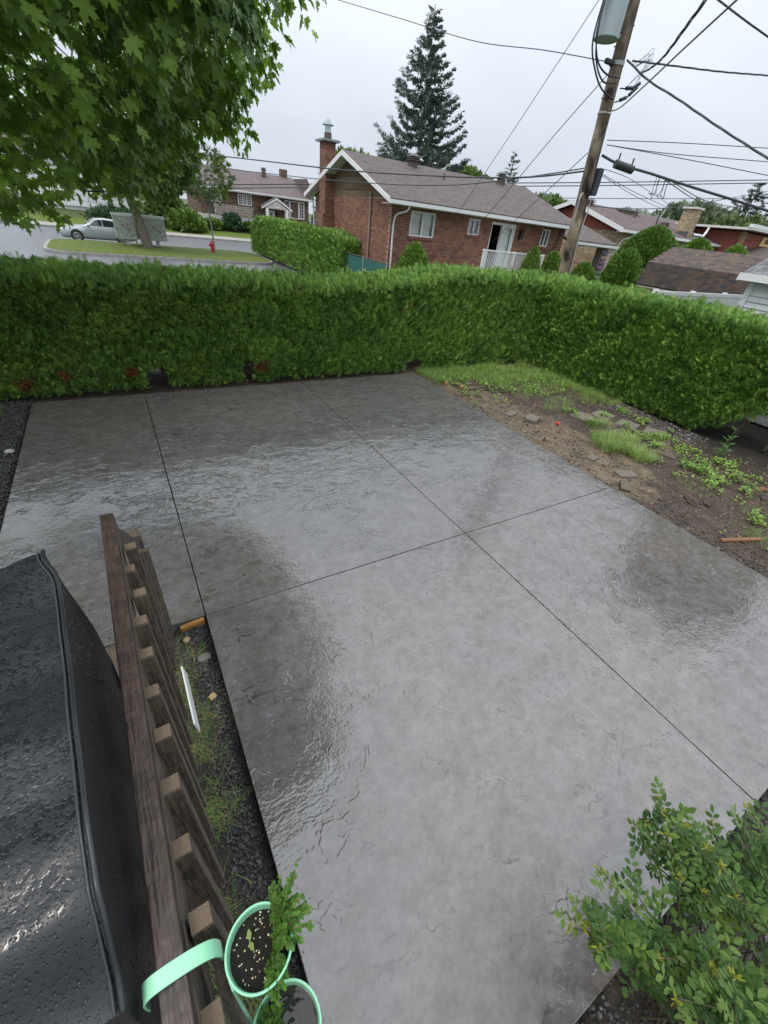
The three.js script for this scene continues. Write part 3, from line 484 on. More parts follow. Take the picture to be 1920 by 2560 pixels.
// ------------------------------------------------------------------ red brick bungalow
{
  const X0 = 11.85, X1 = 23.9, Z1 = -20.05, Z0 = -29.25, EV = 3.72, RG = 5.48, zm = (Z0 + Z1) / 2, t = thing('brick_bungalow', 'red brick bungalow with brown shingle roof, outside chimney and white balcony', 'house', [X0, 0, Z1]);
  const g = new THREE.Group(); // local frame: subtract origin
  const O = geo => geo.translate(-X0, 0, -Z1);
  const P = (n, geo, m, par = t, l) => part(n, O(geo), m, par, l);
  const mortar = std([0.40, 0.30, 0.25], 0.9), zIn = Z1 - 0.25;
  const op = [[12.93, 14.36, 2.54, 3.54], [16.5, 17.25, 2.87, 3.55], [18.08, 19.83, 1.35, 3.55], [22.0, 22.62, 2.71, 3.535]];
  P('wall', prismZ([[X0, -0.6], [X1, -0.6], [X1, EV], [X0, EV]], zIn, Z1, op.map(o => hole(...o))), mortar);
  P('wall', prismX([[zIn - 0.002, -0.6], [zIn - 0.002, EV + 0.02], [zm, RG - 0.02], [Z0, EV + 0.02], [Z0, -0.6]], X0, X0 + 0.25), mortar);
  P('wall', prismX([[zIn - 0.002, -0.6], [zIn - 0.002, EV + 0.02], [zm, RG - 0.02], [Z0 + 0.25, EV + 0.02], [Z0 + 0.25, -0.6]], X1 - 0.25, X1), mortar);
  P('wall', boxAt(X0 + 0.252, X1, -0.6, EV, Z0, Z0 + 0.25), mortar);
  P('floor_slab', boxAt(X0 + 0.26, X1 - 0.26, 1.0, 1.2, Z0 + 0.26, zIn - 0.01), brownWood);
  // bricks: real courses, the largest in view as single pieces
  const bw = 0.245, bh = 0.092, pw = 0.262, ph = 0.105, R = rng(19), tones = [[0.225, 0.098, 0.062], [0.255, 0.116, 0.073], [0.190, 0.085, 0.057], [0.28, 0.135, 0.088], [0.15, 0.072, 0.053]].map(c => std(c, 0.82));
  const bg = box(bw, bh, 0.05), bgx = box(0.05, bh, bw), list = [];
  const clipped = [];
  for (let r = 0; r < 36; r++) for (let c = 0; c < 48; c++) { // whole bricks, and cut ones at corners and openings
    const xm = X0 + 0.02 + bw / 2 + (c - (r % 2) * 0.5) * pw, y = -0.02 + r * ph + bh / 2; if (y + bh / 2 > EV - 0.02 || y < 0.3) continue; let segs = [[Math.max(X0 + 0.002, xm - bw / 2), Math.min(X1 - 0.002, xm + bw / 2)]];
    for (const o of op) if (y + bh / 2 > o[2] && y - bh / 2 < o[3]) segs = segs.flatMap(([a, b]) => b <= o[0] || a >= o[1] ? [[a, b]] : [[a, o[0] - 0.004], [o[1] + 0.004, b]]);
    for (const [a, b] of segs) { if (b - a < 0.035) continue; if (b - a > bw - 0.004) list.push([0, (a + b) / 2, y, Z1 - 0.013]); else clipped.push([(a + b) / 2, y, (b - a) / bw]); }
  }
  for (let r = 0; r < 41; r++) for (let c = 0; c < 36; c++) { const z = Z1 - bw / 2 - 0.02 - (c - (r % 2) * 0.5) * pw, y = -0.02 + r * ph + bh / 2; if (z - bw / 2 < Z0 || z + bw / 2 > Z1 + 0.03 || y < 0.3 || y + bh / 2 > 3.92) continue; if (z > -27.3 && z < -26.4) continue; list.push([1, X0 + 0.013, y, z]); }
  const vis = b => b[2] > 1.3 ? (b[0] === 0 ? 1.2 : 0.55) / Math.hypot(b[1], b[2] - 3, b[3]) : 0;
  list.sort((a, b) => vis(b) - vis(a));
  const mats = [], cols = [], mats2 = [], cols2 = [], tc = [[0.225, 0.098, 0.062], [0.255, 0.116, 0.073], [0.190, 0.085, 0.057], [0.28, 0.135, 0.088], [0.15, 0.072, 0.053]];
  list.forEach((b, i) => { const k = R() < 0.12 ? 4 : (R() * 4 | 0); const x = b[1] - X0, y = b[2], z = b[3] - Z1; if (i < 280) { const m = part('brick', b[0] ? bgx : bg, tones[k], t); m.position.set(x, y, z); } else { const m4 = new THREE.Matrix4().makeTranslation(x, y, z), c = C(...tc[k]); if (b[0]) { mats2.push(m4); cols2.push(c); } else { mats.push(m4); cols.push(c); } } });
  clipped.forEach(([x, y, w]) => { const m4 = new THREE.Matrix4().makeScale(w, 1, 1); m4.setPosition(x - X0, y, -0.013); mats.push(m4); cols.push(C(...tc[R() * 4 | 0])); });
  stuffPart('brick_courses', bg, std([1, 1, 1], 0.82), mats, cols, t); stuffPart('brick_courses', bgx, std([1, 1, 1], 0.82), mats2, cols2, t);
  // live-edge boards in the gable
  const bTone = [[0.14, 0.095, 0.058], [0.10, 0.065, 0.038], [0.13, 0.09, 0.055], [0.085, 0.052, 0.03], [0.10, 0.06, 0.034], [0.08, 0.048, 0.03]];
  let y = 3.93; for (let i = 0; y < 5.3; i++) { const h = 0.30, w0 = (RG - 0.05 - y) / (RG - EV) * (zm - Z0) - 0.12, pts = []; const n = 14; for (let k = 0; k <= n; k++) pts.push([zm - w0 + 2 * w0 * k / n, y - 0.03 + 0.05 * n3(k * 0.9, i * 3.3, 2)]); const w1 = Math.max(0.05, (RG - 0.05 - y - h) / (RG - EV) * (zm - Z0) - 0.12); pts.push([zm + w1, y + h], [zm - w1, y + h]); P('board', prismX(pts, X0 - 0.035 - 0.03 * (i % 2), X0 - 0.004), std(bTone[i % 6], 0.85)); y += 0.265; }
  // roof, fascias, soffits
  const roof = part('roof', O(worldUV(merge([prismX([[-19.3, 3.76], [-19.3, 3.88], [-24.4, 5.66], [-24.4, 5.50]], 11.28, 24.1), prismX([[-24.403, 5.50], [-24.403, 5.66], [-29.6, 3.9], [-29.6, 3.76]], 11.28, 24.1)]), 3.4)), roofMat, t);
  for (const x of [11.25, 24.105]) { P('rake_board', prismX([[-19.28, 3.68], [-19.28, 3.87], [-24.4, 5.65], [-24.4, 5.44]], x, x + 0.028), white, roof); P('rake_board', prismX([[-24.403, 5.44], [-24.403, 5.65], [-29.62, 3.89], [-29.62, 3.68]], x, x + 0.028), white, roof); }
  P('gutter', boxAt(11.28, 24.1, 3.68, 3.82, -19.296, -19.18), white, roof);
  P('soffit', merge([boxAt(11.28, 24.1, 3.66, 3.68, -20.02, -19.3)]), offWhite, roof);
  P('soffit', prismX([[-19.32, 3.70], [-19.32, 3.735], [-24.4, 5.475], [-24.4, 5.44]], 11.285, 11.80), offWhite, roof); P('soffit', prismX([[-24.403, 5.44], [-24.403, 5.475], [-29.58, 3.735], [-29.58, 3.70]], 11.285, 11.80), offWhite, roof);
  for (const [vx, vy, vz] of [[15.25, 5.35, -24.0], [21.65, 5.4, -24.0]]) { const gr = new THREE.Object3D(); ventStack(roof, vx - X0, vy, vz - Z1, 1.0); }
  P('vent_pipe', new THREE.CylinderGeometry(0.06, 0.06, 0.6, 8).translate(16.6, 5.05, -22.9), rust, roof);
  // chimney on the gable wall
  const cm = brickWall(0.27, 0.14, 0.10);
  const ch = part('chimney', O(worldUV(merge([boxAt(11.26, X0 - 0.01, -0.6, 6.08, -27.2, -26.42), boxAt(11.1, X0 - 0.012, -0.6, 3.0, -27.3, -26.32)]), 3.1)), cm, t);
  P('cap_stone', boxAt(11.08, 12.02, 6.08, 6.17, -27.38, -26.24), std([0.20, 0.26, 0.25], 0.6), ch);
  P('flue', new THREE.CylinderGeometry(0.19, 0.2, 0.3, 12).translate(11.55, 6.3, -26.8), rust, ch); P('flue_pipe', new THREE.CylinderGeometry(0.16, 0.16, 0.34, 12).translate(11.55, 6.6, -26.8), std([0.5, 0.55, 0.57], 0.35, { metalness: 0.6 }), ch); P('rain_cap', new THREE.ConeGeometry(0.31, 0.27, 14).translate(11.55, 6.88, -26.8), std([0.25, 0.30, 0.30], 0.5, { metalness: 0.4 }), ch);
  downspout(t, [[12.3, 3.7, -19.24], [12.3, 3.5, -19.35], [12.05, 3.3, -19.9], [12.0, 3.1, -19.98], [12.0, 1.5, -19.98], [12.0, 0.4, -19.98]].map(p => [p[0] - X0, p[1], p[2] - Z1]));
  downspout(t, [[11.75, 4.05, -21.95], [11.76, 2.5, -21.95], [11.76, 0.4, -21.95]].map(p => [p[0] - X0, p[1], p[2] - Z1]), std([0.30, 0.22, 0.19], 0.6), 0.05);
  downspout(t, [[11.7, 3.7, -29.5], [11.75, 3.45, -29.35], [11.76, 3.0, -29.3], [11.76, 0.4, -29.3]].map(p => [p[0] - X0, p[1], p[2] - Z1]));
  downspout(t, [[23.55, 3.6, -19.98], [23.3, 2.6, -19.98], [23.3, 0.4, -19.98]].map(p => [p[0] - X0, p[1], p[2] - Z1]), std([0.1, 0.08, 0.075], 0.6), 0.04);
  const L = (o) => [o[0] - X0, o[1] - X0, o[2], o[3]]; const sill = std([0.22, 0.085, 0.06], 0.8);
  windowZ(t, ...L(op[0]), 0, { n: 2, curtain: true, sill }); windowZ(t, ...L(op[1]), 0, { n: 2, curtain: std([0.45, 0.48, 0.49], 0.9), sill, f: 0.06 }); windowZ(t, ...L(op[3]), 0, { n: 2, f: 0.06, sill });
  // sliding patio door, left half open
  const [dx0, dx1, dy0, dy1] = L(op[2]); const dr = part('patio_door', merge([boxAt(dx0, dx1, dy1 - 0.11, dy1, -0.12, 0.03), boxAt(dx0, dx0 + 0.05, dy0, dy1 - 0.11, -0.12, 0.03), boxAt(dx1 - 0.09, dx1, dy0, dy1 - 0.11, -0.12, 0.03), boxAt(dx0, dx1, dy0 - 0.06, dy0, -0.12, 0.03)]), white, t);
  const mx = mix(dx0, dx1, 0.48); part('sash', merge([boxAt(mx, mx + 0.08, dy0, dy1 - 0.11, -0.08, -0.02), boxAt(dx1 - 0.17, dx1 - 0.09, dy0, dy1 - 0.11, -0.08, -0.02), boxAt(mx + 0.08, dx1 - 0.17, dy0, dy0 + 0.09, -0.08, -0.02), boxAt(mx + 0.08, dx1 - 0.17, dy1 - 0.2, dy1 - 0.11, -0.08, -0.02)]), white, dr); part('pane', boxAt(mx + 0.08, dx1 - 0.17, dy0 + 0.09, dy1 - 0.2, -0.053, -0.047), glass, dr); part('curtain', boxAt(mx + 0.02, dx1 - 0.1, dy0, dy1 - 0.12, -0.2, -0.19), std([0.70, 0.76, 0.76], 0.9), dr);
  // wall lantern and iron star
  const ln = P('wall_lantern', boxAt(20.16, 20.36, 2.92, 3.28, -20.0, -19.82), dark); P('lantern_cap', new THREE.ConeGeometry(0.16, 0.14, 4).rotateY(0.785).translate(20.26, 3.36, -19.9), dark, ln);
  const st = []; for (let i = 0; i < 10; i++) { const a = i / 10 * 6.283 + 0.314, r = i % 2 ? 0.06 : 0.14; st.push([17.66 + Math.cos(a) * r, 3.08 + Math.sin(a) * r]); } P('wall_star', prismZ(st, Z1 + 0.014, Z1 + 0.03), rust);
  // balcony with white railing
  const bal = P('balcony', boxAt(16.4, 20.9, 1.1, 1.25, -20.0, -18.4), offWhite); for (const x of [16.5, 18.6, 20.8]) P('post', boxAt(x - 0.05, x + 0.05, -0.3, 2.38, -18.5, -18.4), white, bal);
  P('top_rail', boxAt(16.4, 20.9, 2.3, 2.36, -18.49, -18.41), white, bal); P('bottom_rail', boxAt(16.4, 20.9, 1.36, 1.41, -18.48, -18.42), white, bal);
  for (let x = 16.6; x < 20.75; x += 0.115) P('baluster', boxAt(x, x + 0.035, 1.41, 2.3, -18.465, -18.435), white, bal);
  // carport at the far end
  const cr = part('carport_roof', O(worldUV(merge([prismX([[-19.9, 3.12], [-19.9, 3.24], [-24.0, 4.45], [-24.0, 4.33]], 24.14, 29.1), prismX([[-24.003, 4.33], [-24.003, 4.45], [-28.0, 3.24], [-28.0, 3.12]], 24.14, 29.1)]), 3.4)), roofMat, t);
  P('gutter', boxAt(24.14, 29.12, 3.03, 3.16, -19.897, -19.79), white, cr); P('ceiling', boxAt(24.14, 29.0, 2.98, 3.03, -28, -19.95), offWhite, cr);
  // stone pillar
  const Rp = rng(91); const pil = P('pillar', boxAt(28.05, 28.6, -0.5, 2.98, -20.6, -20.1), std([0.24, 0.22, 0.20], 0.9)); for (let k = 0; k < 10; k++) P('stone', new THREE.DodecahedronGeometry(0.2, 0).scale(1.5, 0.8, 0.5).translate(28.32 + (Rp() - 0.5) * 0.15, 0.2 + k * 0.28, -20.08), std([0.10 + Rp() * 0.2, 0.1 + Rp() * 0.17, 0.09 + Rp() * 0.15], 0.9), pil);
  downspout(t, [[29.0, 3.05, -19.85], [28.8, 2.8, -20.0], [28.75, 1.0, -20.0], [28.75, 0.2, -20.0]].map(p => [p[0] - X0, p[1], p[2] - Z1]));
  P('carport_floor', boxAt(24.2, 29.2, -0.3, -0.1, -28, -19.8), std([0.3, 0.3, 0.3], 0.8)); P('post', boxAt(25.6, 25.66, -0.2, 3.0, -27.0, -26.94), dark);
}
// ------------------------------------------------------------------ beige brick house with red gable
{
  const X0 = 31.9, X1 = 46, Z1 = -22, Z0 = -31, t = thing('beige_house', 'beige brick house with red siding in the gable and a tall brick chimney', 'house', [X0, 0, Z1]); const O = g => g.translate(-X0, 0, -Z1), P = (n, g, m, par = t) => part(n, O(g), m, par);
  const bb = brickWall(0.47, 0.385, 0.26), EV = 4.1, zm = (Z0 + Z1) / 2, RG = 5.55;
  P('wall', worldUV(boxAt(X0, X1, -0.5, EV, Z1 - 0.25, Z1), 3.1), bb); P('wall', worldUV(boxAt(X0, X0 + 0.25, -0.5, EV, Z0, Z1 - 0.252), 3.1), bb); P('wall', worldUV(boxAt(X0 + 0.252, X1, -0.5, EV, Z0, Z0 + 0.25), 3.1), bb); P('wall', worldUV(boxAt(X1 - 0.25, X1 - 0.002, -0.5, EV, Z0 + 0.252, Z1 - 0.252), 3.1), bb);
  const redS = std([0.25, 0.06, 0.035], 0.7); for (let i = 0; i < 9; i++) { const z0 = mix(Z1 - 0.2, Z0 + 0.2, i / 9), z1 = mix(Z1 - 0.2, Z0 + 0.2, (i + 1) / 9) + 0.02, hy = z => EV + 0.02 + (RG - EV - 0.12) * (1 - Math.abs(z - zm) / (zm - Z0)); const pts = [[z0, EV + 0.02], [z0, hy(z0)]]; if (z0 > zm && z1 < zm) pts.push([zm, hy(zm)]); pts.push([z1, hy(z1)], [z1, EV + 0.02]); P('gable_board', prismX(pts, X0 - 0.02 - 0.01 * (i % 2), X0 + 0.1), redS); }
  const roof = roofX(t, -0.5, X1 - X0 + 0.4, Z0 - Z1 - 0.5, 0.5, EV + 0.0, RG, std([0.115, 0.085, 0.084], 0.75, { map: roofTexA, bumpMap: roofTexA, bumpScale: 0.012 }));
  P('gutter', boxAt(X0 - 0.5, X1 + 0.4, EV - 0.06, EV + 0.1, Z1 + 0.502, Z1 + 0.6), white, roof); P('rake_board', prismX([[Z1 + 0.5, EV - 0.1], [Z1 + 0.5, EV + 0.16], [zm, RG + 0.16], [zm, RG - 0.12]], X0 - 0.54, X0 - 0.503), white, roof); P('rake_board', prismX([[zm - 0.003, RG - 0.12], [zm - 0.003, RG + 0.16], [Z0 - 0.5, EV + 0.16], [Z0 - 0.5, EV - 0.1]], X0 - 0.54, X0 - 0.503), white, roof); P('soffit', boxAt(X0 - 0.5, X1, EV - 0.09, EV - 0.062, Z1 + 0.02, Z1 + 0.5), offWhite, roof);
  ventStack(roof, 1.1, 5.15, -4.2, 1.2); ventStack(roof, 6.2, 5.2, -4.4, 1.1);
  const fb = P('roof_box', worldUV(boxAt(36.6, 38.6, 5.2, 5.62, -27, -25.6), 3.1), bb, roof); P('box_cap', boxAt(36.4, 38.8, 5.62, 5.72, -27.2, -25.4), std([0.25, 0.32, 0.3], 0.6), fb);
  const ch = P('chimney', worldUV(boxAt(40.3, 41.2, 3.2, 6.15, -23.0, -22.05), 3.1), bb, t); P('cap_stone', boxAt(40.2, 41.3, 6.15, 6.27, -23.1, -21.95), offWhite, ch); P('flashing', boxAt(40.0, 40.28, 4.1, 4.7, -22.6, -21.9), std([0.08, 0.08, 0.09], 0.6), ch);
  P('vent_pipe', tube([[42.0, 4.6, -22.4], [43.2, 4.62, -22.4], [43.6, 4.6, -22.4], [43.9, 5.0, -22.4], [43.95, 5.25, -22.4]], 0.09, 8, 20), white, roof); for (const [x, y, z] of [[37.2, 5.6, -24.9], [39.0, 5.3, -24.0]]) P('vent_pipe', new THREE.CylinderGeometry(0.07, 0.07, 0.8, 8).translate(x, y - 0.2, z), rust, roof);
  P('hatch', box(0.5, 0.35, 0.5, 40.2, 5.0, -24.0), rust, roof);
  P('antenna_mast', bar([39.3, 4.9, -24.2], [39.9, 6.2, -24.2], 0.06, 0.06), metalGrey, roof);
  downspout(t, [[1.2, 4.05, 0.45], [0.9, 3.8, 0.3], [0.35, 3.5, 0.07], [0.3, 2.0, 0.07], [0.3, 0.2, 0.07]]);
  windowZ(t, 1.3, 3.1, 2.4, 3.78, 0.02, { n: 2, grid: [2, 3], f: 0.09 });
  windowZ(t, 9.2, 10.4, 2.6, 3.5, 0.02, { n: 2, f: 0.08 });
}
// ------------------------------------------------------------------ red house with white porch gable, far right
{
  const t = thing('red_house', 'red house with flat white roof edge and a yellow wall emblem', 'house', [45.2, 0, -20]); const red = std([0.33, 0.085, 0.05], 0.75, { map: lawnTex });
  red.map = concTex; for (let i = 0; i < 13; i++) part('siding_board', box(9, 0.355, 0.2, 4.5, 0.6 + i * 0.36, -0.1 - 0.02 * (i % 2)), red, t); part('wall', boxAt(0, 9, -0.5, 5.2, -8, -0.24), std([0.25, 0.07, 0.05], 0.8), t);
  part('corner_board', boxAt(-0.12, 0.1, -0.4, 5.2, -0.3, 0.05), std([0.3, 0.2, 0.12], 0.7), t); const rf = part('roof', boxAt(-1.0, 9.6, 5.3, 5.45, -8.6, 0.7), offWhite, t); part('fascia', boxAt(-1.05, 9.6, 5.45, 5.68, 0.4, 0.72), white, rf);
  const em = part('emblem', prismZ([[3.0, 4.45], [5.2, 4.45], [5.2, 5.1], [3.2, 5.1]], 0.02, 0.06, [hole(3.75, 4.6, 4.65, 4.95)]), std([0.62, 0.47, 0.17], 0.7), t);
  part('wall_vent', boxAt(0.75, 1.0, 4.05, 4.3, 0.02, 0.07), offWhite, t);
  const pr = thing('porch_gable', 'small white trimmed porch gable in front of the red house', 'porch', [44.9, 0, -18]); part('gable', prismZ([[0, 2.6], [5.8, 2.6], [5.8, 3.2], [3.0, 4.0], [0, 3.2]].map(([x, y]) => [x, y]), -0.2, -0.05), std([0.2, 0.05, 0.035], 0.8), pr); part('rake_board', prismZ([[-0.4, 3.25], [-0.4, 3.5], [3.0, 4.3], [3.0, 4.0]], -0.04, 0.1), white, pr); part('rake_board', prismZ([[3.003, 4.0], [3.003, 4.3], [6.4, 3.5], [6.4, 3.25]], -0.04, 0.1), white, pr); part('roof', merge([prismZ([[-0.4, 3.51], [-0.4, 3.56], [3.0, 4.36], [3.0, 4.31]], -2, 0.12), prismZ([[3.003, 4.31], [3.003, 4.36], [6.4, 3.56], [6.4, 3.51]], -2, 0.12)]), roofMat, pr); for (const x of [0.2, 5.6]) part('post', boxAt(x, x + 0.15, -0.3, 3.3, -0.22, -0.05), white, pr);
}
// ------------------------------------------------------------------ gambrel shed with patchwork shingles
{
  const t = thing('gambrel_shed', 'garden shed with a brown patchwork shingle gambrel roof behind the cedar hedge', 'shed', [18.35, 0, -11]); const R = rng(33), Lz = 5.4;
  part('wall', boxAt(0.15, 2.5, -0.2, 2.15, 0.1, Lz), std([0.58, 0.55, 0.40], 0.8), t);
  part('gable_end', prismZ([[0.05, 2.0], [0.2, 2.68], [1.31, 3.2], [2.42, 2.68], [2.57, 2.0]], 0.08, 0.14), std([0.4, 0.37, 0.3], 0.8), t);
  const under = std([0.06, 0.05, 0.045], 0.9); const prof = [[-0.2, 2.02], [0.05, 2.74], [1.31, 3.30], [2.57, 2.74], [2.82, 2.02]];
  const roof = part('roof', merge(prof.slice(0, 4).map((p, i) => prismZ([p, prof[i + 1], [prof[i + 1][0], prof[i + 1][1] - 0.05], [p[0] + 0.01, p[1] - 0.05]], -0.02 - i * 0.003, Lz + 0.1))), under, t);
  part('fascia', prismZ([[-0.19, 1.93], [-0.19, 2.0], [-0.14, 2.0], [-0.14, 1.93]], 0, Lz), std([0.55, 0.52, 0.42], 0.7), t);
  const pal = [[0.060, 0.048, 0.045], [0.085, 0.062, 0.052], [0.095, 0.064, 0.048], [0.12, 0.078, 0.055], [0.045, 0.042, 0.044], [0.11, 0.075, 0.06]], tones = pal.map(c => std(c, 0.8, { map: concTex }));
  const slope = (a, b, rows, asParts, z1 = Lz) => { const dx = b[0] - a[0], dy = b[1] - a[1], Ls = Math.hypot(dx, dy), ex = Ls / rows, ang = Math.atan2(dy, dx); const sg = box(ex * 1.3, 0.012, 0.2).rotateZ(ang), mats = [], cols = []; for (let r = 0; r < rows; r++) for (let z = -0.02 + (r % 2) * 0.1; z < z1; z += 0.205) { const s = (r + 0.5) / rows, lift = 0.022 + R() * 0.006 + (R() > 0.6 ? 0.006 : 0), k = R() < 0.5 ? (R() * 2 | 0) + (z > 1.6 && R() > 0.45 ? 2 : 0) : (R() * 6 | 0), x = a[0] + dx * s - Math.sin(ang) * lift, y = a[1] + dy * s + Math.cos(ang) * lift; const m4 = new THREE.Matrix4().makeRotationZ(0.06).setPosition(x, y, z + 0.1); if (asParts) { const m = part('shingle', sg, tones[k], roof); m.applyMatrix4(m4); } else { mats.push(m4); cols.push(C(...pal[k])); } } if (!asParts) stuffPart('shingle_courses', sg, std([1, 1, 1], 0.8), mats, cols, t); };
  slope(prof[0], prof[1], 8, true); slope(prof[1], prof[2], 11, false); 
}
// ------------------------------------------------------------------ white siding shed and fence at the right
{
  const t = thing('siding_shed', 'white clapboard shed with grey roof behind the end of the right cedar hedge', 'shed', [12.6, 0, -4.95]); const sid = std([0.72, 0.73, 0.74], 0.5), grey = std([0.16, 0.18, 0.19], 0.7, { map: roofTexA });
  part('wall', boxAt(0.02, 3.2, 0.0, 2.78, 0.02, 7), offWhite, t);
  const sb = prismX([[0.08, 0], [7, 0], [7, 0.122], [0.08, 0.122]], -0.02, 0.018); const sp = sb.attributes.position; for (let i = 0; i < sp.count; i++) if (sp.getX(i) < 0 && sp.getY(i) > 0.06) sp.setX(i, 0.012); sb.computeVertexNormals();
  for (let i = 0; i < 20; i++) { const m = part('siding_board', sb, sid, t); m.position.y = 0.30 + i * 0.122; }
  const sb2 = sb.clone().applyMatrix4(new THREE.Matrix4().makeRotationY(-Math.PI / 2)); 
  part('corner_post', boxAt(-0.045, 0.06, 0.28, 2.78, -0.04, 0.078), white, t);
  const lat = []; for (let i = 0; i < 60; i++) { lat.push(bar([-0.005, 0.02, i * 0.11], [-0.005, 0.27, i * 0.11 + 0.25], 0.006, 0.035), bar([0.005, 0.27, i * 0.11], [0.005, 0.02, i * 0.11 + 0.25], 0.006, 0.035)); } part('lattice_skirt', merge(lat), white, t);
  const rf = part('roof', prismX([[0, 0], [1, 0], [1, 1]], 0, 1), grey, t); rf.geometry = worldUV(prismZ([[-0.25, 2.82], [-0.25, 2.88], [1.6, 3.6], [3.4, 2.88], [3.4, 2.82], [1.6, 3.5]], -0.22, 7.2), 3.4); part('fascia', boxAt(-0.29, -0.253, 2.76, 2.90, -0.22, 7.2), white, rf); part('fascia', boxAt(-0.25, 0.2, 2.74, 2.86, -0.25, -0.223), white, rf);
  const f = thing('vinyl_fence', 'white vinyl panel fence between the cedar hedge and the gambrel shed', 'fence', [12.7, 0, -7.0]); for (let i = 0; i < 34; i++) part('panel_board', box(0.165, 2.1, 0.03, 0.1 + i * 0.172, 1.1, 0), white, f); part('top_rail', box(5.95, 0.09, 0.07, 2.95, 2.2, 0), white, f); for (let i = 0; i < 4; i++) part('post', box(0.11, 2.35, 0.11, i * 1.95, 1.1, -0.08), white, f);
}
// ------------------------------------------------------------------ green slatted fence by the bungalow
{
  const f = thing('chain_fence', 'low chain link fence with dark green privacy slats beside the chimney wall', 'fence', [11.05, 0, -23.0]); const gr = std([0.035, 0.14, 0.125], 0.6); for (let i = 0; i < 58; i++) part('slat', box(0.014, 1.55, 0.066, (i % 2) * 0.01, 0.62, 0.05 + i * 0.072), gr, f); part('top_rail', new THREE.CylinderGeometry(0.022, 0.022, 4.6, 8).rotateX(Math.PI / 2).translate(0, 1.45, 2.3), std([0.10, 0.1, 0.1], 0.5), f); for (const z of [0, 2.0, 4.35]) part('post', new THREE.CylinderGeometry(0.03, 0.03, 1.8, 8).translate(-0.02, 0.6, z), metalGrey, f);
}
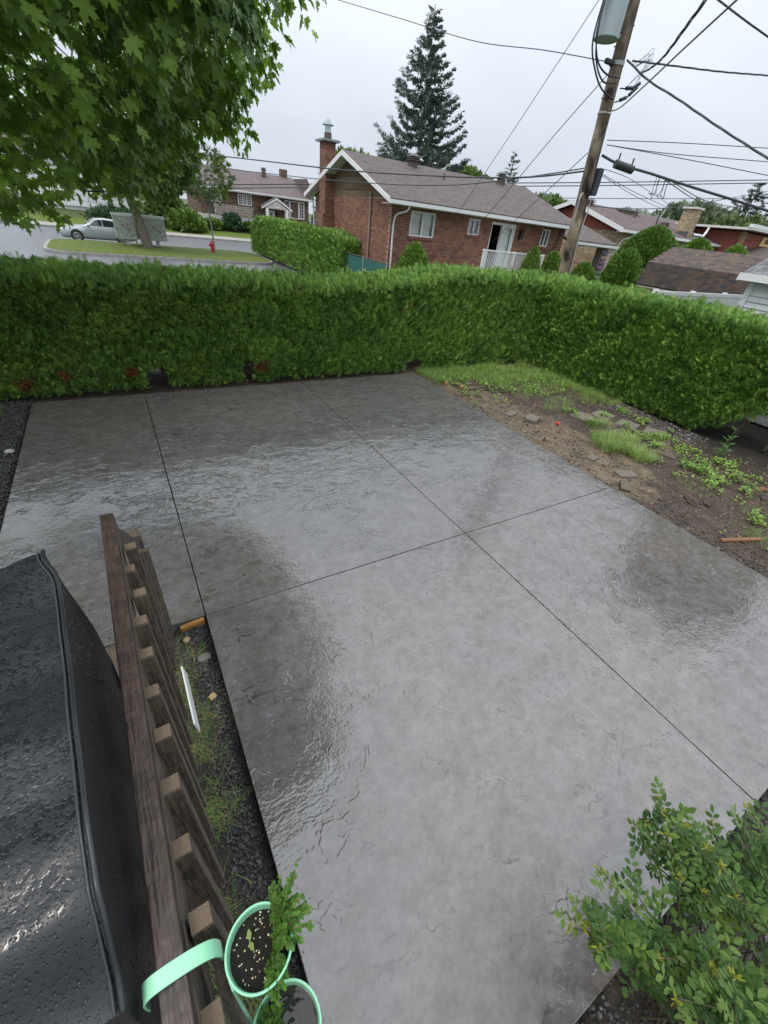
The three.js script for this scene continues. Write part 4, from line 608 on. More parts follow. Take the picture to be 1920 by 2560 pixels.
// ------------------------------------------------------------------ brown house across the street
{
  const Z = -60, t = thing('brown_house', 'brown brick house with stone veneer and a small porch gable across the street', 'house', [0, 0, Z]); const bk = brickWall(0.20, 0.135, 0.10), X0 = 10.6, X1 = 23.4;
  part('wall', worldUV(boxAt(X0, X1, 1.6, 4.0, -9, -0.02), 3.1), bk, t); part('foundation', boxAt(X0 - 0.03, X1 + 0.03, 0.2, 1.6, -9, 0.03), offWhite, t);
  const rm = std([0.155, 0.128, 0.126], 0.75, { map: roofTexA, bumpMap: roofTexA, bumpScale: 0.012 });
  const roof = part('roof', worldUV(merge([prismX([[0.6, 4.0], [0.6, 4.12], [-4.5, 6.2], [-4.5, 6.05]], X0 - 0.4, 23.0), prismX([[-4.503, 6.05], [-4.503, 6.2], [-9.6, 4.12], [-9.6, 4.0]], X0 - 0.4, 23.0), prismZ([[23.003, 4.0], [23.003, 6.1], [24.0, 4.1], [24.0, 4.0]], -9, 0.55)]), 3.4), rm, t);
  part('gutter', boxAt(X0 - 0.4, 24.0, 3.98, 4.12, 0.602, 0.7), white, roof); part('soffit', boxAt(X0 - 0.4, 23.98, 3.9, 3.97, 0.0, 0.6), white, roof);
  part('chimney', worldUV(boxAt(21.4, 22.2, 5.5, 6.9, -5, -4.2), 3.1), bk, roof); ventStack(roof, 19.0, 6.0, -3.6, 1.1);
  // stone veneer: every stone a piece
  const R = rng(55), st = part('stone_veneer', boxAt(12.0, 16.35, 1.62, 2.62, 0.0, 0.06), std([0.66, 0.58, 0.50], 0.9), t), tones = [[0.26, 0.25, 0.23], [0.34, 0.24, 0.17], [0.20, 0.20, 0.20], [0.40, 0.33, 0.25], [0.30, 0.22, 0.16]].map(c => std(c, 0.85));
  for (let r = 0; r < 4; r++) for (let c = 0; c < 15; c++) { const cx = 12.15 + c * 0.29 + (r % 2) * 0.14, cy = 1.745 + r * 0.25, pts = [], n = 6, a0 = R() * 6; for (let k = 0; k < n; k++) { const a = a0 + k / n * 6.283, rr = 0.125 + R() * 0.02; pts.push([cx + Math.cos(a) * rr * 1.02, cy + Math.sin(a) * rr * 0.9]); } part('stone', prismZ(pts, 0.05, 0.09 + R() * 0.03), tones[R() * 5 | 0], st); }
  windowZ(t, 14.75, 16.3, 2.78, 3.78, 0.03, { n: 3, grid: [2, 4], f: 0.09 }); windowZ(t, 11.6, 12.9, 2.78, 3.78, 0.03, { n: 3, grid: [2, 4], f: 0.09 });
  windowZ(t, 20.25, 20.95, 2.02, 3.77, 0.03, { n: 1, grid: [2, 5], f: 0.1 }); windowZ(t, 20.95, 22.1, 2.02, 3.77, 0.03, { n: 1, f: 0.08, curtain: std([0.30, 0.40, 0.52], 0.7) }); windowZ(t, 22.1, 22.8, 2.02, 3.77, 0.03, { n: 1, grid: [2, 5], f: 0.1 });
  // porch
  const po = part('porch', merge([boxAt(17.5, 17.8, 0.9, 2.8, 1.3, 1.6), boxAt(19.9, 20.2, 0.9, 2.8, 1.3, 1.6)]), white, t); part('gable', prismZ([[17.4, 2.78], [20.3, 2.78], [18.85, 3.62]], 1.3, 1.5), std([0.55, 0.50, 0.49], 0.7), po); part('rake_board', prismZ([[17.0, 2.68], [17.0, 2.86], [18.85, 3.86], [18.85, 3.66]], 1.51, 1.62), white, po); part('rake_board', prismZ([[18.853, 3.66], [18.853, 3.86], [20.7, 2.86], [20.7, 2.68]], 1.51, 1.62), white, po);
  part('porch_roof', merge([prismZ([[17.0, 2.87], [17.0, 2.93], [18.85, 3.93], [18.85, 3.87]], 0.05, 1.63), prismZ([[18.853, 3.87], [18.853, 3.93], [20.7, 2.93], [20.7, 2.87]], 0.05, 1.63)]), roofMat, po); part('round_vent', new THREE.TorusGeometry(0.22, 0.04, 6, 18).translate(18.85, 3.1, 1.53), white, po);
  const d = part('front_door', boxAt(18.1, 19.0, 1.0, 2.6, 0.0, 0.06), white, t); part('door_glass', new THREE.CircleGeometry(0.26, 16).scale(0.7, 1, 1).translate(18.55, 2.15, 0.066), std([0.2, 0.22, 0.24], 0.2), d); part('side_light', boxAt(19.15, 19.4, 1.2, 2.5, 0.0, 0.05), dark, t); part('steps', merge([boxAt(17.6, 20.1, 0.2, 1.0, 0.03, 1.6), boxAt(17.9, 19.8, 0.1, 0.7, 1.6, 2.0)]), offWhite, t);
  const wh = thing('white_house', 'white clapboard house behind the maple trunk across the street', 'house', [-6, 0.4, -61]); for (let i = 0; i < 16; i++) part('siding_board', box(10, 0.23, 0.08, 4.9, 1.0 + i * 0.22, 0.02 * (i % 2)), white, wh); part('wall', boxAt(0, 9.8, 0.0, 4.4, -8, -0.06), offWhite, wh); part('roof', worldUV(merge([prismX([[0.6, 4.4], [0.6, 4.5], [-4, 6.2], [-4, 6.05]], -0.4, 10.2), prismX([[-4.003, 6.05], [-4.003, 6.2], [-8.6, 4.5], [-8.6, 4.4]], -0.4, 10.2)]), 3.4), roofMat, wh); part('base_trim', boxAt(-0.05, 9.9, 0.62, 0.88, -0.02, 0.09), white, wh);
  solo('recycling_bin', merge([prismY([[-0.28, -0.3], [0.28, -0.3], [0.28, 0.3], [-0.28, 0.3]], 0, 0.95), rbox(0.66, 0.1, 0.7, 0.03, 0, 1.0, 0), box(0.5, 0.06, 0.08, 0, 0.96, -0.36)]), std([0.02, 0.13, 0.42], 0.5), 'blue wheeled recycling bin beside the brown house', 'bin', [23.75, 1.05, -58.6]);
}

// ------------------------------------------------------------------ parked car, mailboxes, hydrant, shrubs by the street
{
  const paint = phys([0.42, 0.47, 0.49], 0.25, { clearcoat: 1, clearcoatRoughness: 0.05, metalness: 0.25 }), tyre = std([0.02, 0.02, 0.02], 0.85), rim = std([0.5, 0.51, 0.53], 0.3, { metalness: 0.7 }), glassD = phys([0.03, 0.04, 0.045], 0.05, { clearcoat: 1 });
  const t = thing('parked_car', 'light silver sedan parked in the street behind the grass island', 'car', [-1.35, ySt, -41]);
  // lengthwise stations: x from the nose (-) to the tail (+), each with sill, belt and roof heights and half width
  const sec = [[-0.95, 0.30, 0.62, 0.62, 0.50], [-0.88, 0.22, 0.70, 0.70, 0.74], [-0.55, 0.20, 0.80, 0.80, 0.85], [0.25, 0.20, 0.90, 0.92, 0.88], [0.55, 0.20, 0.93, 1.0, 0.88], [1.15, 0.20, 0.95, 1.40, 0.88], [1.75, 0.20, 0.96, 1.46, 0.88], [2.4, 0.20, 0.97, 1.42, 0.88], [3.0, 0.20, 0.99, 1.15, 0.87], [3.3, 0.22, 0.99, 1.02, 0.85], [3.62, 0.28, 0.95, 0.95, 0.72], [3.68, 0.36, 0.86, 0.86, 0.55]];
  const ring = s => { const [x, y0, yb, yr, w] = s, top = Math.max(0.02, yr - yb), wr = top > 0.05 ? w * mix(0.97, 0.74, clamp(top / 0.5)) : w * 0.8; const p = [[0, y0], [w * 0.9, y0], [w, y0 + 0.15], [w * 1.02, (y0 + yb) / 2 + 0.05], [w * 0.97, yb], [mix(w * 0.95, wr, 0.85), yb + top * 0.85], [wr * 0.82, yr], [0, yr + 0.015]]; return p.concat(p.slice(1, -1).reverse().map(([a, b]) => [-a, b])).map(([a, b]) => [x, b, a]); };
  const rings = sec.map(ring), n = rings[0].length, pos = [], idx = []; rings.forEach(r => r.forEach(p => pos.push(...p))); for (let i = 0; i < rings.length - 1; i++) for (let j = 0; j < n; j++) { const a = i * n + j, b = i * n + (j + 1) % n, c = a + n, d = b + n; idx.push(a, b, c, b, d, c); }
  for (const e of [0, rings.length - 1]) { const k = pos.length / 3; const cx = rings[e].reduce((s, p) => s + p[1], 0) / n; pos.push(rings[e][0][0], cx, 0); for (let j = 0; j < n; j++) idx.push(k, e * n + j, e * n + (j + 1) % n); }
  const g = new THREE.BufferGeometry(); g.setAttribute('position', new THREE.Float32BufferAttribute(pos, 3)); g.setIndex(idx); g.computeVertexNormals(); part('body', g, paint, t);
  for (const s of [1, -1]) {
    const wz = s * 0.885; // side windows follow the cabin
    const sw = (pts) => { const q = pts.map(([x, y]) => [x, y, s * mix(0.862, 0.70, clamp((y - 0.95) / 0.48))]); const gg = new THREE.BufferGeometry(); const pp = []; for (let i = 1; i < q.length - 1; i++) pp.push(...q[0], ...q[i], ...q[i + 1]); gg.setAttribute('position', new THREE.Float32BufferAttribute(pp, 3)); gg.computeVertexNormals(); return gg; };
    part('window', sw([[0.85, 1.0], [1.62, 1.0], [1.62, 1.37], [1.3, 1.33]]), glassD, t); part('window', sw([[1.7, 1.0], [2.75, 1.02], [2.45, 1.3], [2.2, 1.36], [1.7, 1.38]]), glassD, t);
    part('mirror', rbox(0.16, 0.12, 0.2, 0.04, 0.78, 1.0, s * 0.98), paint, t); for (const x of [1.42, 2.45]) part('door_handle', rbox(0.16, 0.03, 0.03, 0.01, x, 0.86, s * 0.905), paint, t);
    part('headlight', rbox(0.3, 0.1, 0.3, 0.04, -0.76, 0.66, s * 0.62), std([0.7, 0.72, 0.74], 0.1), t); part('tail_light', rbox(0.12, 0.16, 0.3, 0.03, 3.6, 0.84, s * 0.58), std([0.3, 0.01, 0.01], 0.2), t);
    for (const x of [0, 2.7]) { const w = part('wheel', new THREE.TorusGeometry(0.25, 0.085, 10, 24).translate(x, 0.33, s * 0.84), tyre, t); part('wheel_arch', new THREE.CircleGeometry(0.38, 24).translate(x, 0.36, s * 0.9), dark, t); const sp = []; for (let k = 0; k < 10; k++) sp.push(box(0.035, 0.2, 0.03, 0, 0.11, 0).rotateZ(k * 0.628)); sp.push(new THREE.TorusGeometry(0.21, 0.02, 6, 24), new THREE.CylinderGeometry(0.05, 0.05, 0.04, 10).rotateX(1.57)); part('rim', merge(sp).translate(x, 0.33, s * 0.925), rim, w); w.scale.z = 1; }
  }
  const ws = new THREE.BufferGeometry(); ws.setAttribute('position', new THREE.Float32BufferAttribute([0.52, 1.0, -0.74, 1.17, 1.41, -0.62, 1.17, 1.41, 0.62, 0.52, 1.0, -0.74, 1.17, 1.41, 0.62, 0.52, 1.0, 0.74], 3)); ws.computeVertexNormals(); part('windshield', ws, glassD, t);
}
{
  const cv = document.createElement('canvas'); cv.width = cv.height = 256; const c = cv.getContext('2d'), R = rng(14); c.fillStyle = '#a3a7a0'; c.fillRect(0, 0, 256, 256);
  for (let i = 0; i < 60; i++) { c.fillStyle = ['#8c968e', '#979e97', '#b4b7b0', '#858f87'][R() * 4 | 0]; c.beginPath(); c.ellipse(R() * 256, 120 + R() * 136, 8 + R() * 20, 5 + R() * 9, R() * 3, 0, 7); c.fill(); }
  c.strokeStyle = '#6e655c'; c.lineWidth = 6; c.beginPath(); c.moveTo(20, 10); c.quadraticCurveTo(110, 60, 120, 130); c.quadraticCurveTo(170, 70, 240, 60); c.stroke();
  for (let i = 0; i < 26; i++) { c.fillStyle = R() > 0.4 ? '#7e4a46' : '#9a8d86'; c.beginPath(); c.arc(30 + R() * 200, 70 + R() * 90, 4 + R() * 7, 0, 7); c.fill(); }
  const art = new THREE.CanvasTexture(cv); art.colorSpace = THREE.SRGBColorSpace; const artM = std([1, 1, 1], 0.5, { map: art }), cap = std([0.62, 0.66, 0.63], 0.5), leg = std([0.42, 0.44, 0.45], 0.6);
  [[1.6, -38.1, 'community mailbox with flower print, left of the maple trunk'], [2.55, -38.7, 'community mailbox with flower print, half hidden behind the maple trunk'], [3.5, -38.5, 'community mailbox with flower print, right of the maple trunk beside the street']].forEach(([x, z, l]) => { const t = thing('mailbox', l, 'mailbox', [x, ySt + 0.17, z]); part('cabinet', rbox(1.28, 1.3, 0.5, 0.03, 0, 1.0, 0), leg, t); part('printed_panel', new THREE.PlaneGeometry(1.24, 1.22).translate(0, 0.98, 0.254), artM, t); part('top_cap', rbox(1.36, 0.16, 0.6, 0.04, 0, 1.72, 0.02), cap, t); part('leg', box(0.22, 0.4, 0.2, 0, 0.18, 0), leg, t); });
  const mp = thing('marker_post', 'thin white and red marker post between the mailboxes', 'post', [2.12, ySt + 0.17, -38.3]); part('shaft', new THREE.CylinderGeometry(0.05, 0.05, 1.7, 8).translate(0, 0.8, 0), std([0.55, 0.58, 0.2], 0.6), mp); part('plate', box(0.16, 0.5, 0.03, 0, 0.95, 0.06), white, mp); part('red_band', box(0.12, 0.14, 0.02, 0, 0.85, 0.085), std([0.6, 0.03, 0.02], 0.5), mp);
  const hy = thing('fire_hydrant', 'red fire hydrant on the grass island beside the thin young tree', 'hydrant', [6.95, ySt + 0.17, -37.1]); const red = std([0.55, 0.02, 0.02], 0.4);
  part('barrel', new THREE.LatheGeometry([[0.001, 0], [0.17, 0], [0.17, 0.04], [0.11, 0.05], [0.11, 0.46], [0.15, 0.47], [0.15, 0.51], [0.12, 0.53], [0.11, 0.60], [0.06, 0.67], [0.035, 0.68], [0.035, 0.73], [0.001, 0.73]].map(p => new THREE.Vector2(...p)), 16), red, hy); for (const s of [-1, 1]) part('nozzle', new THREE.CylinderGeometry(0.06, 0.06, 0.14, 10).rotateZ(1.57).translate(s * 0.15, 0.42, 0), red, hy); part('pumper_nozzle', new THREE.CylinderGeometry(0.075, 0.075, 0.14, 12).rotateX(1.57).translate(0, 0.36, 0.13), red, hy);
}
function bush(label, pos, r, h, o) { const R = rng(o.seed), t = thing('garden_bush', label, 'bush', pos); for (let i = 0; i < 5; i++) part('stem', taper([[0, -0.2, 0], [(R() - 0.5) * r * 0.6, h * 0.4, (R() - 0.5) * r * 0.6], [(R() - 0.5) * r * 1.3, h * 0.85, (R() - 0.5) * r * 1.3]], 0.03, 0.01, 5, 5), barkMat, t); const mats = [], cols = []; for (let i = 0; i < o.n; i++) { const v = rv(R).normalize(); v.y = Math.abs(v.y) * 1.0 - 0.12; const k = (1 + 0.25 * fbm(v.x * 2.5, v.y * 2.5, v.z * 2.5 + o.seed, 2)) * (1 - Math.pow(R(), 2) * 0.45); mats.push(orient(V(v.x * r * k, h * 0.12 + v.y * h * 0.85 * k, v.z * r * k), v.clone().add(rv(R).multiplyScalar(0.8)), rv(R).add(V(0, 1, 0)), o.size * (0.6 + R() * 0.8))); cols.push(leafCol(R, o.lo, o.hi, clamp(0.5 + (R() - 0.5) * 0.9))); } stuffPart('foliage', tuftSpray, greenMat, mats, cols, t); return t; }
{
  const g1 = { lo: [0.06, 0.13, 0.02], hi: [0.19, 0.30, 0.05] }, g2 = { lo: [0.03, 0.08, 0.03], hi: [0.08, 0.16, 0.07] };
  bush('large light green bush on the lawn across the street, beside the maple', [8.3, 0.0, -57.5], 2.0, 2.1, { seed: 1, n: 1800, size: 0.4, ...g1 });
  bush('tall loose green bush behind the large light green bush', [6.8, 0.3, -59], 2.1, 3.4, { seed: 2, n: 1800, size: 0.45, lo: [0.06, 0.11, 0.02], hi: [0.17, 0.24, 0.05] });
  bush('dark green hydrangea bush against the white foundation', [13.6, 0.55, -58.9], 1.0, 1.5, { seed: 3, n: 900, size: 0.3, ...g2 });
  bush('low leafy plants left of the hydrangea bush', [11.4, 0.4, -58.8], 1.1, 0.8, { seed: 4, n: 600, size: 0.3, ...g1 });
  bush('low leafy plants right of the hydrangea bush', [15.6, 0.55, -58.9], 1.0, 0.75, { seed: 5, n: 600, size: 0.28, lo: [0.05, 0.1, 0.02], hi: [0.14, 0.21, 0.05] });
  bush('long low green shrubs under the white clapboard house', [2.6, 0.2, -58.8], 3.4, 1.1, { seed: 6, n: 1600, size: 0.4, ...g2 });
  bush('yellow green shrub between the far house and the brick bungalow', [25.0, 0.9, -60.5], 0.8, 2.6, { seed: 7, n: 700, size: 0.35, ...g1 });
}
// ------------------------------------------------------------------ utility pole with its gear
{
  const px = y => 12.975 - 0.0915 * y, pz = -10.3; const woodTex = tex(256, 1024, (u, v) => { const k = 0.62 + tfbm(u, v * 0.12, 14, 3.1, 4) * 0.9 + (n3(u * 26, v * 3, 2) > 0.35 ? -0.3 : 0); return [k, k * 0.95, k * 0.88]; });
  const t = thing('utility_pole', 'weathered wooden utility pole behind the hedge corner carrying a transformer', 'pole', [px(0), -0.1, pz]); const Lx = (x, y, z) => [x - px(0), y + 0.1, z - pz];
  const pw = std([0.44, 0.385, 0.32], 0.9, { map: woodTex, bumpMap: woodTex, bumpScale: 0.02 });
  part('shaft', taper([Lx(px(-0.3), -0.3, pz), Lx(px(5), 5, pz), Lx(px(11), 11, pz)], 0.185, 0.145, 9, 20), pw, t);
  const grey = std([0.33, 0.40, 0.42], 0.45), blk = std([0.025, 0.027, 0.032], 0.5);
  const tx = 11.68, tr = part('transformer', new THREE.LatheGeometry([[0.001, 0.02], [0.26, 0.02], [0.275, 0], [0.285, 0.03], [0.285, 1.0], [0.30, 1.02], [0.29, 1.08], [0.12, 1.16], [0.001, 1.17]].map(p => new THREE.Vector2(...p)), 24).translate(...Lx(tx, 7.12, pz)), grey, t);
  for (const y of [7.28, 7.95]) part('bracket', bar(Lx(tx + 0.24, y, pz), Lx(px(y), y, pz), 0.07, 0.05), metalGrey, tr); for (const s of [-1, 1]) part('bushing', new THREE.CylinderGeometry(0.035, 0.05, 0.2, 8).rotateZ(1.2).translate(...Lx(tx - 0.33, 7.85 + 0.05 * s, pz + 0.12 * s)), std([0.5, 0.52, 0.53], 0.3), tr);
  const loops = [[[11.3, 7.9, -10.25], [11.17, 7.46, -10.2], [11.2, 7.0, -10.15], [11.5, 6.68, -10.15], [11.85, 6.55, -10.1], [12.3, 6.58, -10.1]], [[11.32, 7.85, -10.3], [11.2, 7.3, -10.2], [11.35, 6.75, -10.15], [11.76, 6.42, -10.1], [12.3, 6.48, -10.1]], [[11.3, 7.8, -10.35], [11.22, 6.95, -10.25], [11.46, 6.54, -10.15], [11.8, 6.29, -10.1], [12.35, 6.19, -10.1]]];
  loops.forEach(l => part('cable_loop', tube(l.map(p => Lx(...p)), 0.019, 6, 40), blk, t));
  const sl = [[[12.5, 6.42, -10.1], [12.95, 6.5, -10.05], [13.1, 6.62, -10.0]], [[12.45, 6.15, -10.1], [12.8, 6.3, -10.05], [13.05, 6.55, -10.0]]]; for (const s of sl) { part('jumper', tube(s.map(p => Lx(...p)), 0.016, 6, 14), blk, t); part('splice_sleeve', tube([mixP(s[0], s[1], 0.45), mixP(s[0], s[1], 0.95)].map(p => Lx(...p)), 0.04, 8, 4), blk, t); part('splice_sleeve', tube([mixP(s[1], s[2], 0.2), mixP(s[1], s[2], 0.9)].map(p => Lx(...p)), 0.04, 8, 4), blk, t); }
  function mixP(a, b, k) { return a.map((v, i) => mix(v, b[i], k)); }
  const R = rng(66); for (let i = 0; i < 5; i++) { const a = [12.6 + R() * 0.2, 6.85, -10.05], b = [13.1 + R() * 0.25, 7.05 + R() * 0.35, -10.0], c = [12.7 + R() * 0.3, 6.5, -10.05]; part('thin_wire', tube([a, b, c].map(p => Lx(...p)), 0.006, 4, 16), blk, t); }
  part('clamp', new THREE.CylinderGeometry(0.175, 0.175, 0.08, 12, 1, true).translate(...Lx(px(6.85), 6.85, pz)), metalGrey, t); part('clamp', new THREE.CylinderGeometry(0.178, 0.178, 0.04, 12, 1, true).translate(...Lx(px(5.95), 5.95, pz)), std([0.5, 0.5, 0.48], 0.6), t); part('insulator', rbox(0.32, 0.1, 0.1, 0.03, ...Lx(px(6.85) - 0.3, 6.83, pz)), blk, t);
  const bx = part('equipment_box', rbox(0.17, 0.62, 0.26, 0.02, ...Lx(px(4.55) + 0.24, 4.55, pz + 0.08)), std([0.045, 0.055, 0.07], 0.55), t); part('box_lid', rbox(0.03, 0.58, 0.24, 0.01, ...Lx(px(4.55) + 0.335, 4.55, pz + 0.08)), std([0.03, 0.04, 0.045], 0.5), bx);
  part('riser_cable', tube([[px(4.2) + 0.2, 4.2, pz + 0.14], [px(3.9) + 0.19, 3.9, pz + 0.16], [px(3.6) + 0.12, 3.55, pz + 0.16], [px(2.4) + 0.1, 2.4, pz + 0.17], [px(0.5) + 0.1, 0.3, pz + 0.17]].map(p => Lx(...p)), 0.015, 6, 24), std([0.45, 0.45, 0.44], 0.5), t);
  part('conduit', tube([[px(4.3) - 0.16, 4.25, pz + 0.1], [px(4.2) - 0.25, 4.2, pz + 0.12], [px(3.9) - 0.27, 3.85, pz + 0.12], [px(3.5) - 0.28, 3.45, pz + 0.12]].map(p => Lx(...p)), 0.026, 7, 20), metalGrey, t); part('riser_guard', boxAt(-0.035, 0.035, 0, 1.9, 0, 0.05).translate(...Lx(px(1.0) + 0.1, 0.3, pz + 0.15)), metalGrey, t);
  for (let i = 0; i < 6; i++) part('step_bolt', new THREE.CylinderGeometry(0.012, 0.012, 0.14, 6).rotateZ(1.57).translate(...Lx(px(6.2 + i * 0.45) + (i % 2 ? 0.2 : -0.2), 6.2 + i * 0.45, pz)), rust, t);
  part('standoff', bar(Lx(px(5.4) + 0.12, 5.32, pz), Lx(px(5.4) + 0.25, 5.5, pz), 0.02, 0.02), metalGrey, t);
}
{
  const cab = std([0.05, 0.055, 0.065], 0.6);
  const LBL = { W1: ['thin power line from the pole clamp rising over the spruce', 0], W2: ['thin guy line from the pole top down to the bungalow wall', 1], W3: ['thin guy line from mid pole down towards the balcony cedars', 1], W4: ['service wire from the pole to the patio door of the bungalow', 0], W5: ['thick black cable crossing in front of the bungalow chimney', 0], W6: ['lower black cable crossing in front of the bungalow gable', 0], R1: ['twisted triplex cable running level from the pole clamp', 0], R2: ['twisted cable rising from the pole clamp overhead', 0], R3: ['single black cable rising from the band on the pole', 0], R4: ['twisted triplex cable descending from the pole past the thin drops', 0], R5: ['short stretch of cable high above the descending triplex', 2], R6: ['topmost thin phone drop leaving the pole standoff', 0], R7: ['middle thin phone drop leaving the pole standoff', 0], R8: ['lowest thin phone drop leaving the pole standoff', 0], R9: ['thick black communication cable hanging from the splice case', 0], R10: ['upper drop wire from the pole to the beige chimney', 0], R11: ['middle drop wire from the pole to the beige house', 0], R12: ['lower drop wire from the pole to the beige house', 0], R13: ['dark cable curving over the beige roof towards the big fir', 0], R14: ['drop wire leaving the thick cable towards the beige house', 0], R15: ['second drop wire leaving the thick cable beside the first', 0], F1: ['highest distant power line behind the beige house', 2], F2: ['second distant power line behind the beige house', 2], F3: ['lowest distant power line behind the beige house', 2] };
  const WIRES = [
  ['W1', 0.011, [[11.97, 6.82, -10.30], [11.61, 7.23, -12.21], [11.17, 7.66, -14.57], [10.46, 8.65, -18.29], [9.78, 9.62, -21.92]]],
  ['W2', 0.01, [[12.14, 9.06, -10.30], [12.60, 8.25, -11.69], [13.65, 6.35, -14.82], [15.36, 3.35, -19.93]]],
  ['W3', 0.011, [[12.20, 6.71, -10.30], [12.53, 5.76, -11.82], [12.96, 4.46, -13.77], [13.91, 1.61, -18.07]]],
  ['W4', 0.011, [[12.23, 5.12, -10.30], [13.80, 4.40, -12.91], [17.90, 2.59, -19.69]]],
  ['W5', 0.022, [[12.31, 4.74, -10.30], [11.86, 4.58, -11.49], [11.28, 4.49, -13.06], [9.26, 4.48, -18.50], [6.81, 4.71, -25.09]]],
  ['W6', 0.015, [[12.27, 4.80, -10.30], [11.94, 4.63, -11.42], [10.97, 4.26, -14.67], [9.22, 4.20, -20.62], [7.66, 4.33, -25.89]]],
  ['R1', 0.02, [[12.90, 7.02, -10.30], [14.91, 7.30, -10.29], [16.84, 7.57, -10.28], [19.46, 7.98, -10.27]]],
  ['R2', 0.016, [[13.33, 6.88, -10.30], [11.24, 6.32, -8.46], [9.63, 5.98, -7.04], [8.16, 5.83, -5.75], [7.42, 5.76, -5.10]]],
  ['R3', 0.013, [[12.47, 6.00, -10.30], [11.39, 5.76, -9.08], [10.21, 5.72, -7.76], [8.82, 5.74, -6.18], [7.61, 5.74, -4.81]]],
  ['R4', 0.018, [[12.68, 6.99, -10.30], [12.68, 6.53, -9.49], [12.68, 6.12, -8.56], [12.68, 5.50, -7.22], [12.68, 4.93, -5.93]]],
  ['R5', 0.014, [[9.17, 6.35, -6.08], [9.82, 6.27, -5.95], [10.49, 6.20, -5.82]]],
  ['R6', 0.01, [[12.86, 5.48, -10.30], [15.11, 5.71, -9.56], [18.06, 5.97, -8.59]]],
  ['R7', 0.01, [[12.92, 5.39, -10.30], [14.57, 5.43, -9.71], [18.13, 5.66, -8.44]]],
  ['R8', 0.01, [[12.92, 5.39, -10.30], [14.86, 5.33, -9.22], [17.29, 5.23, -7.87]]],
  ['R9', 0.032, [[12.85, 5.16, -10.30], [13.23, 5.01, -9.97], [13.90, 4.89, -9.39], [14.79, 4.70, -8.61], [15.67, 4.53, -7.85], [16.55, 4.35, -7.08]]],
  ['R10', 0.009, [[12.94, 4.89, -10.30], [15.50, 5.03, -11.29], [21.01, 5.05, -13.43], [31.47, 5.08, -17.49]]],
  ['R11', 0.009, [[13.01, 4.79, -10.30], [16.40, 4.79, -11.61], [22.25, 4.88, -13.88], [31.48, 5.02, -17.46]]],
  ['R12', 0.009, [[13.03, 4.76, -10.30], [16.89, 4.75, -11.92], [22.86, 4.85, -14.42], [29.36, 5.09, -17.15]]],
  ['R13', 0.012, [[12.93, 4.01, -10.30], [15.34, 4.16, -10.61], [18.45, 4.48, -11.00], [22.44, 5.10, -11.51], [27.43, 5.93, -12.14]]],
  ['R14', 0.011, [[12.25, 4.53, -7.76], [17.10, 4.60, -9.51], [28.90, 5.19, -13.75]]],
  ['R15', 0.011, [[12.51, 4.52, -7.72], [17.86, 4.67, -9.67], [28.93, 5.39, -13.69]]],
  ['F1', 0.05, [[37.78, 7.41, -46.61], [52.26, 9.16, -40.96], [72.92, 11.80, -32.91]]],
  ['F2', 0.05, [[39.09, 7.26, -48.12], [53.89, 9.05, -42.10], [74.80, 11.74, -33.60]]],
  ['F3', 0.04, [[45.14, 6.83, -53.50], [61.58, 8.50, -47.43], [87.06, 11.31, -38.03]]],
];
  for (const [k, r, pts] of WIRES) {
    const a = pts[pts.length - 2], b = pts[pts.length - 1], P = pts.slice(); const free = !['W2', 'W3', 'W4', 'R10', 'R11', 'R12', 'R14', 'R15'].includes(k); if (free) { const e = V(...b).sub(V(...a)).normalize().multiplyScalar(k[0] === 'F' ? 60 : 9); P.push([b[0] + e.x, b[1] + e.y, b[2] + e.z]); } if (k[0] === 'F' || k === 'R5') { const c = pts[0], d = pts[1], e = V(...c).sub(V(...d)).normalize().multiplyScalar(k === 'R5' ? 6 : 60); P.unshift([c[0] + e.x, c[1] + e.y, c[2] + e.z]); }
    const [l, m] = LBL[k], mat = cab;
    if (['R1', 'R2', 'R4'].includes(k)) { const c = new THREE.CatmullRomCurve3(P.map(p => V(...p)), false, 'centripetal'), N = 110, st = [0, 2.09, 4.19].map(ph => { const q = []; for (let i = 0; i <= N; i++) { const p = c.getPointAt(i / N), w = i * 0.42 + ph; q.push([p.x + Math.cos(w) * 0.012, p.y + Math.sin(w) * 0.012, p.z + Math.cos(w) * 0.01]); } return tube(q, 0.0115, 4, N); }); const t = thing('power_cable', l, 'cable'); st.forEach(g => part('strand', g, cab, t)); }
    else solo('power_cable', tube(P, r, 6, 48), mat, l, 'cable');
  }
  const sp = thing('splice_case', 'black cylindrical splice case hanging from the thick cable beside the pole', 'splice case', [13.17, 4.93, -9.7]); const q = new THREE.Quaternion().setFromUnitVectors(V(0, 1, 0), V(0.527, -0.075, 0.23).normalize()); part('case_body', new THREE.CylinderGeometry(0.10, 0.10, 0.58, 12).applyQuaternion(q), std([0.03, 0.035, 0.035], 0.5), sp); for (const s of [-1, 1]) part('hanger', bar([s * 0.2, 0.04 - s * 0.03, s * 0.09], [s * 0.2, 0.24 - s * 0.03, s * 0.09], 0.03, 0.03), cab, sp);
  const dr = thing('drop_loops', 'tangle of short drop wires hanging under the thick cable', 'cable'); const R = rng(5); for (let i = 0; i < 7; i++) { const x = 14.1 + R() * 0.5, z = -9.25 + (x - 14.1) * -0.0 + 0.3 * (x - 14.1); part('drop_wire', tube([[x, 4.85, z], [x + 0.05, 4.62 - R() * 0.2, z], [x - 0.2 + R() * 0.4, 4.5 - R() * 0.15, z], [x - 0.1, 4.45, z]], 0.009, 4, 14), cab, dr); }
}

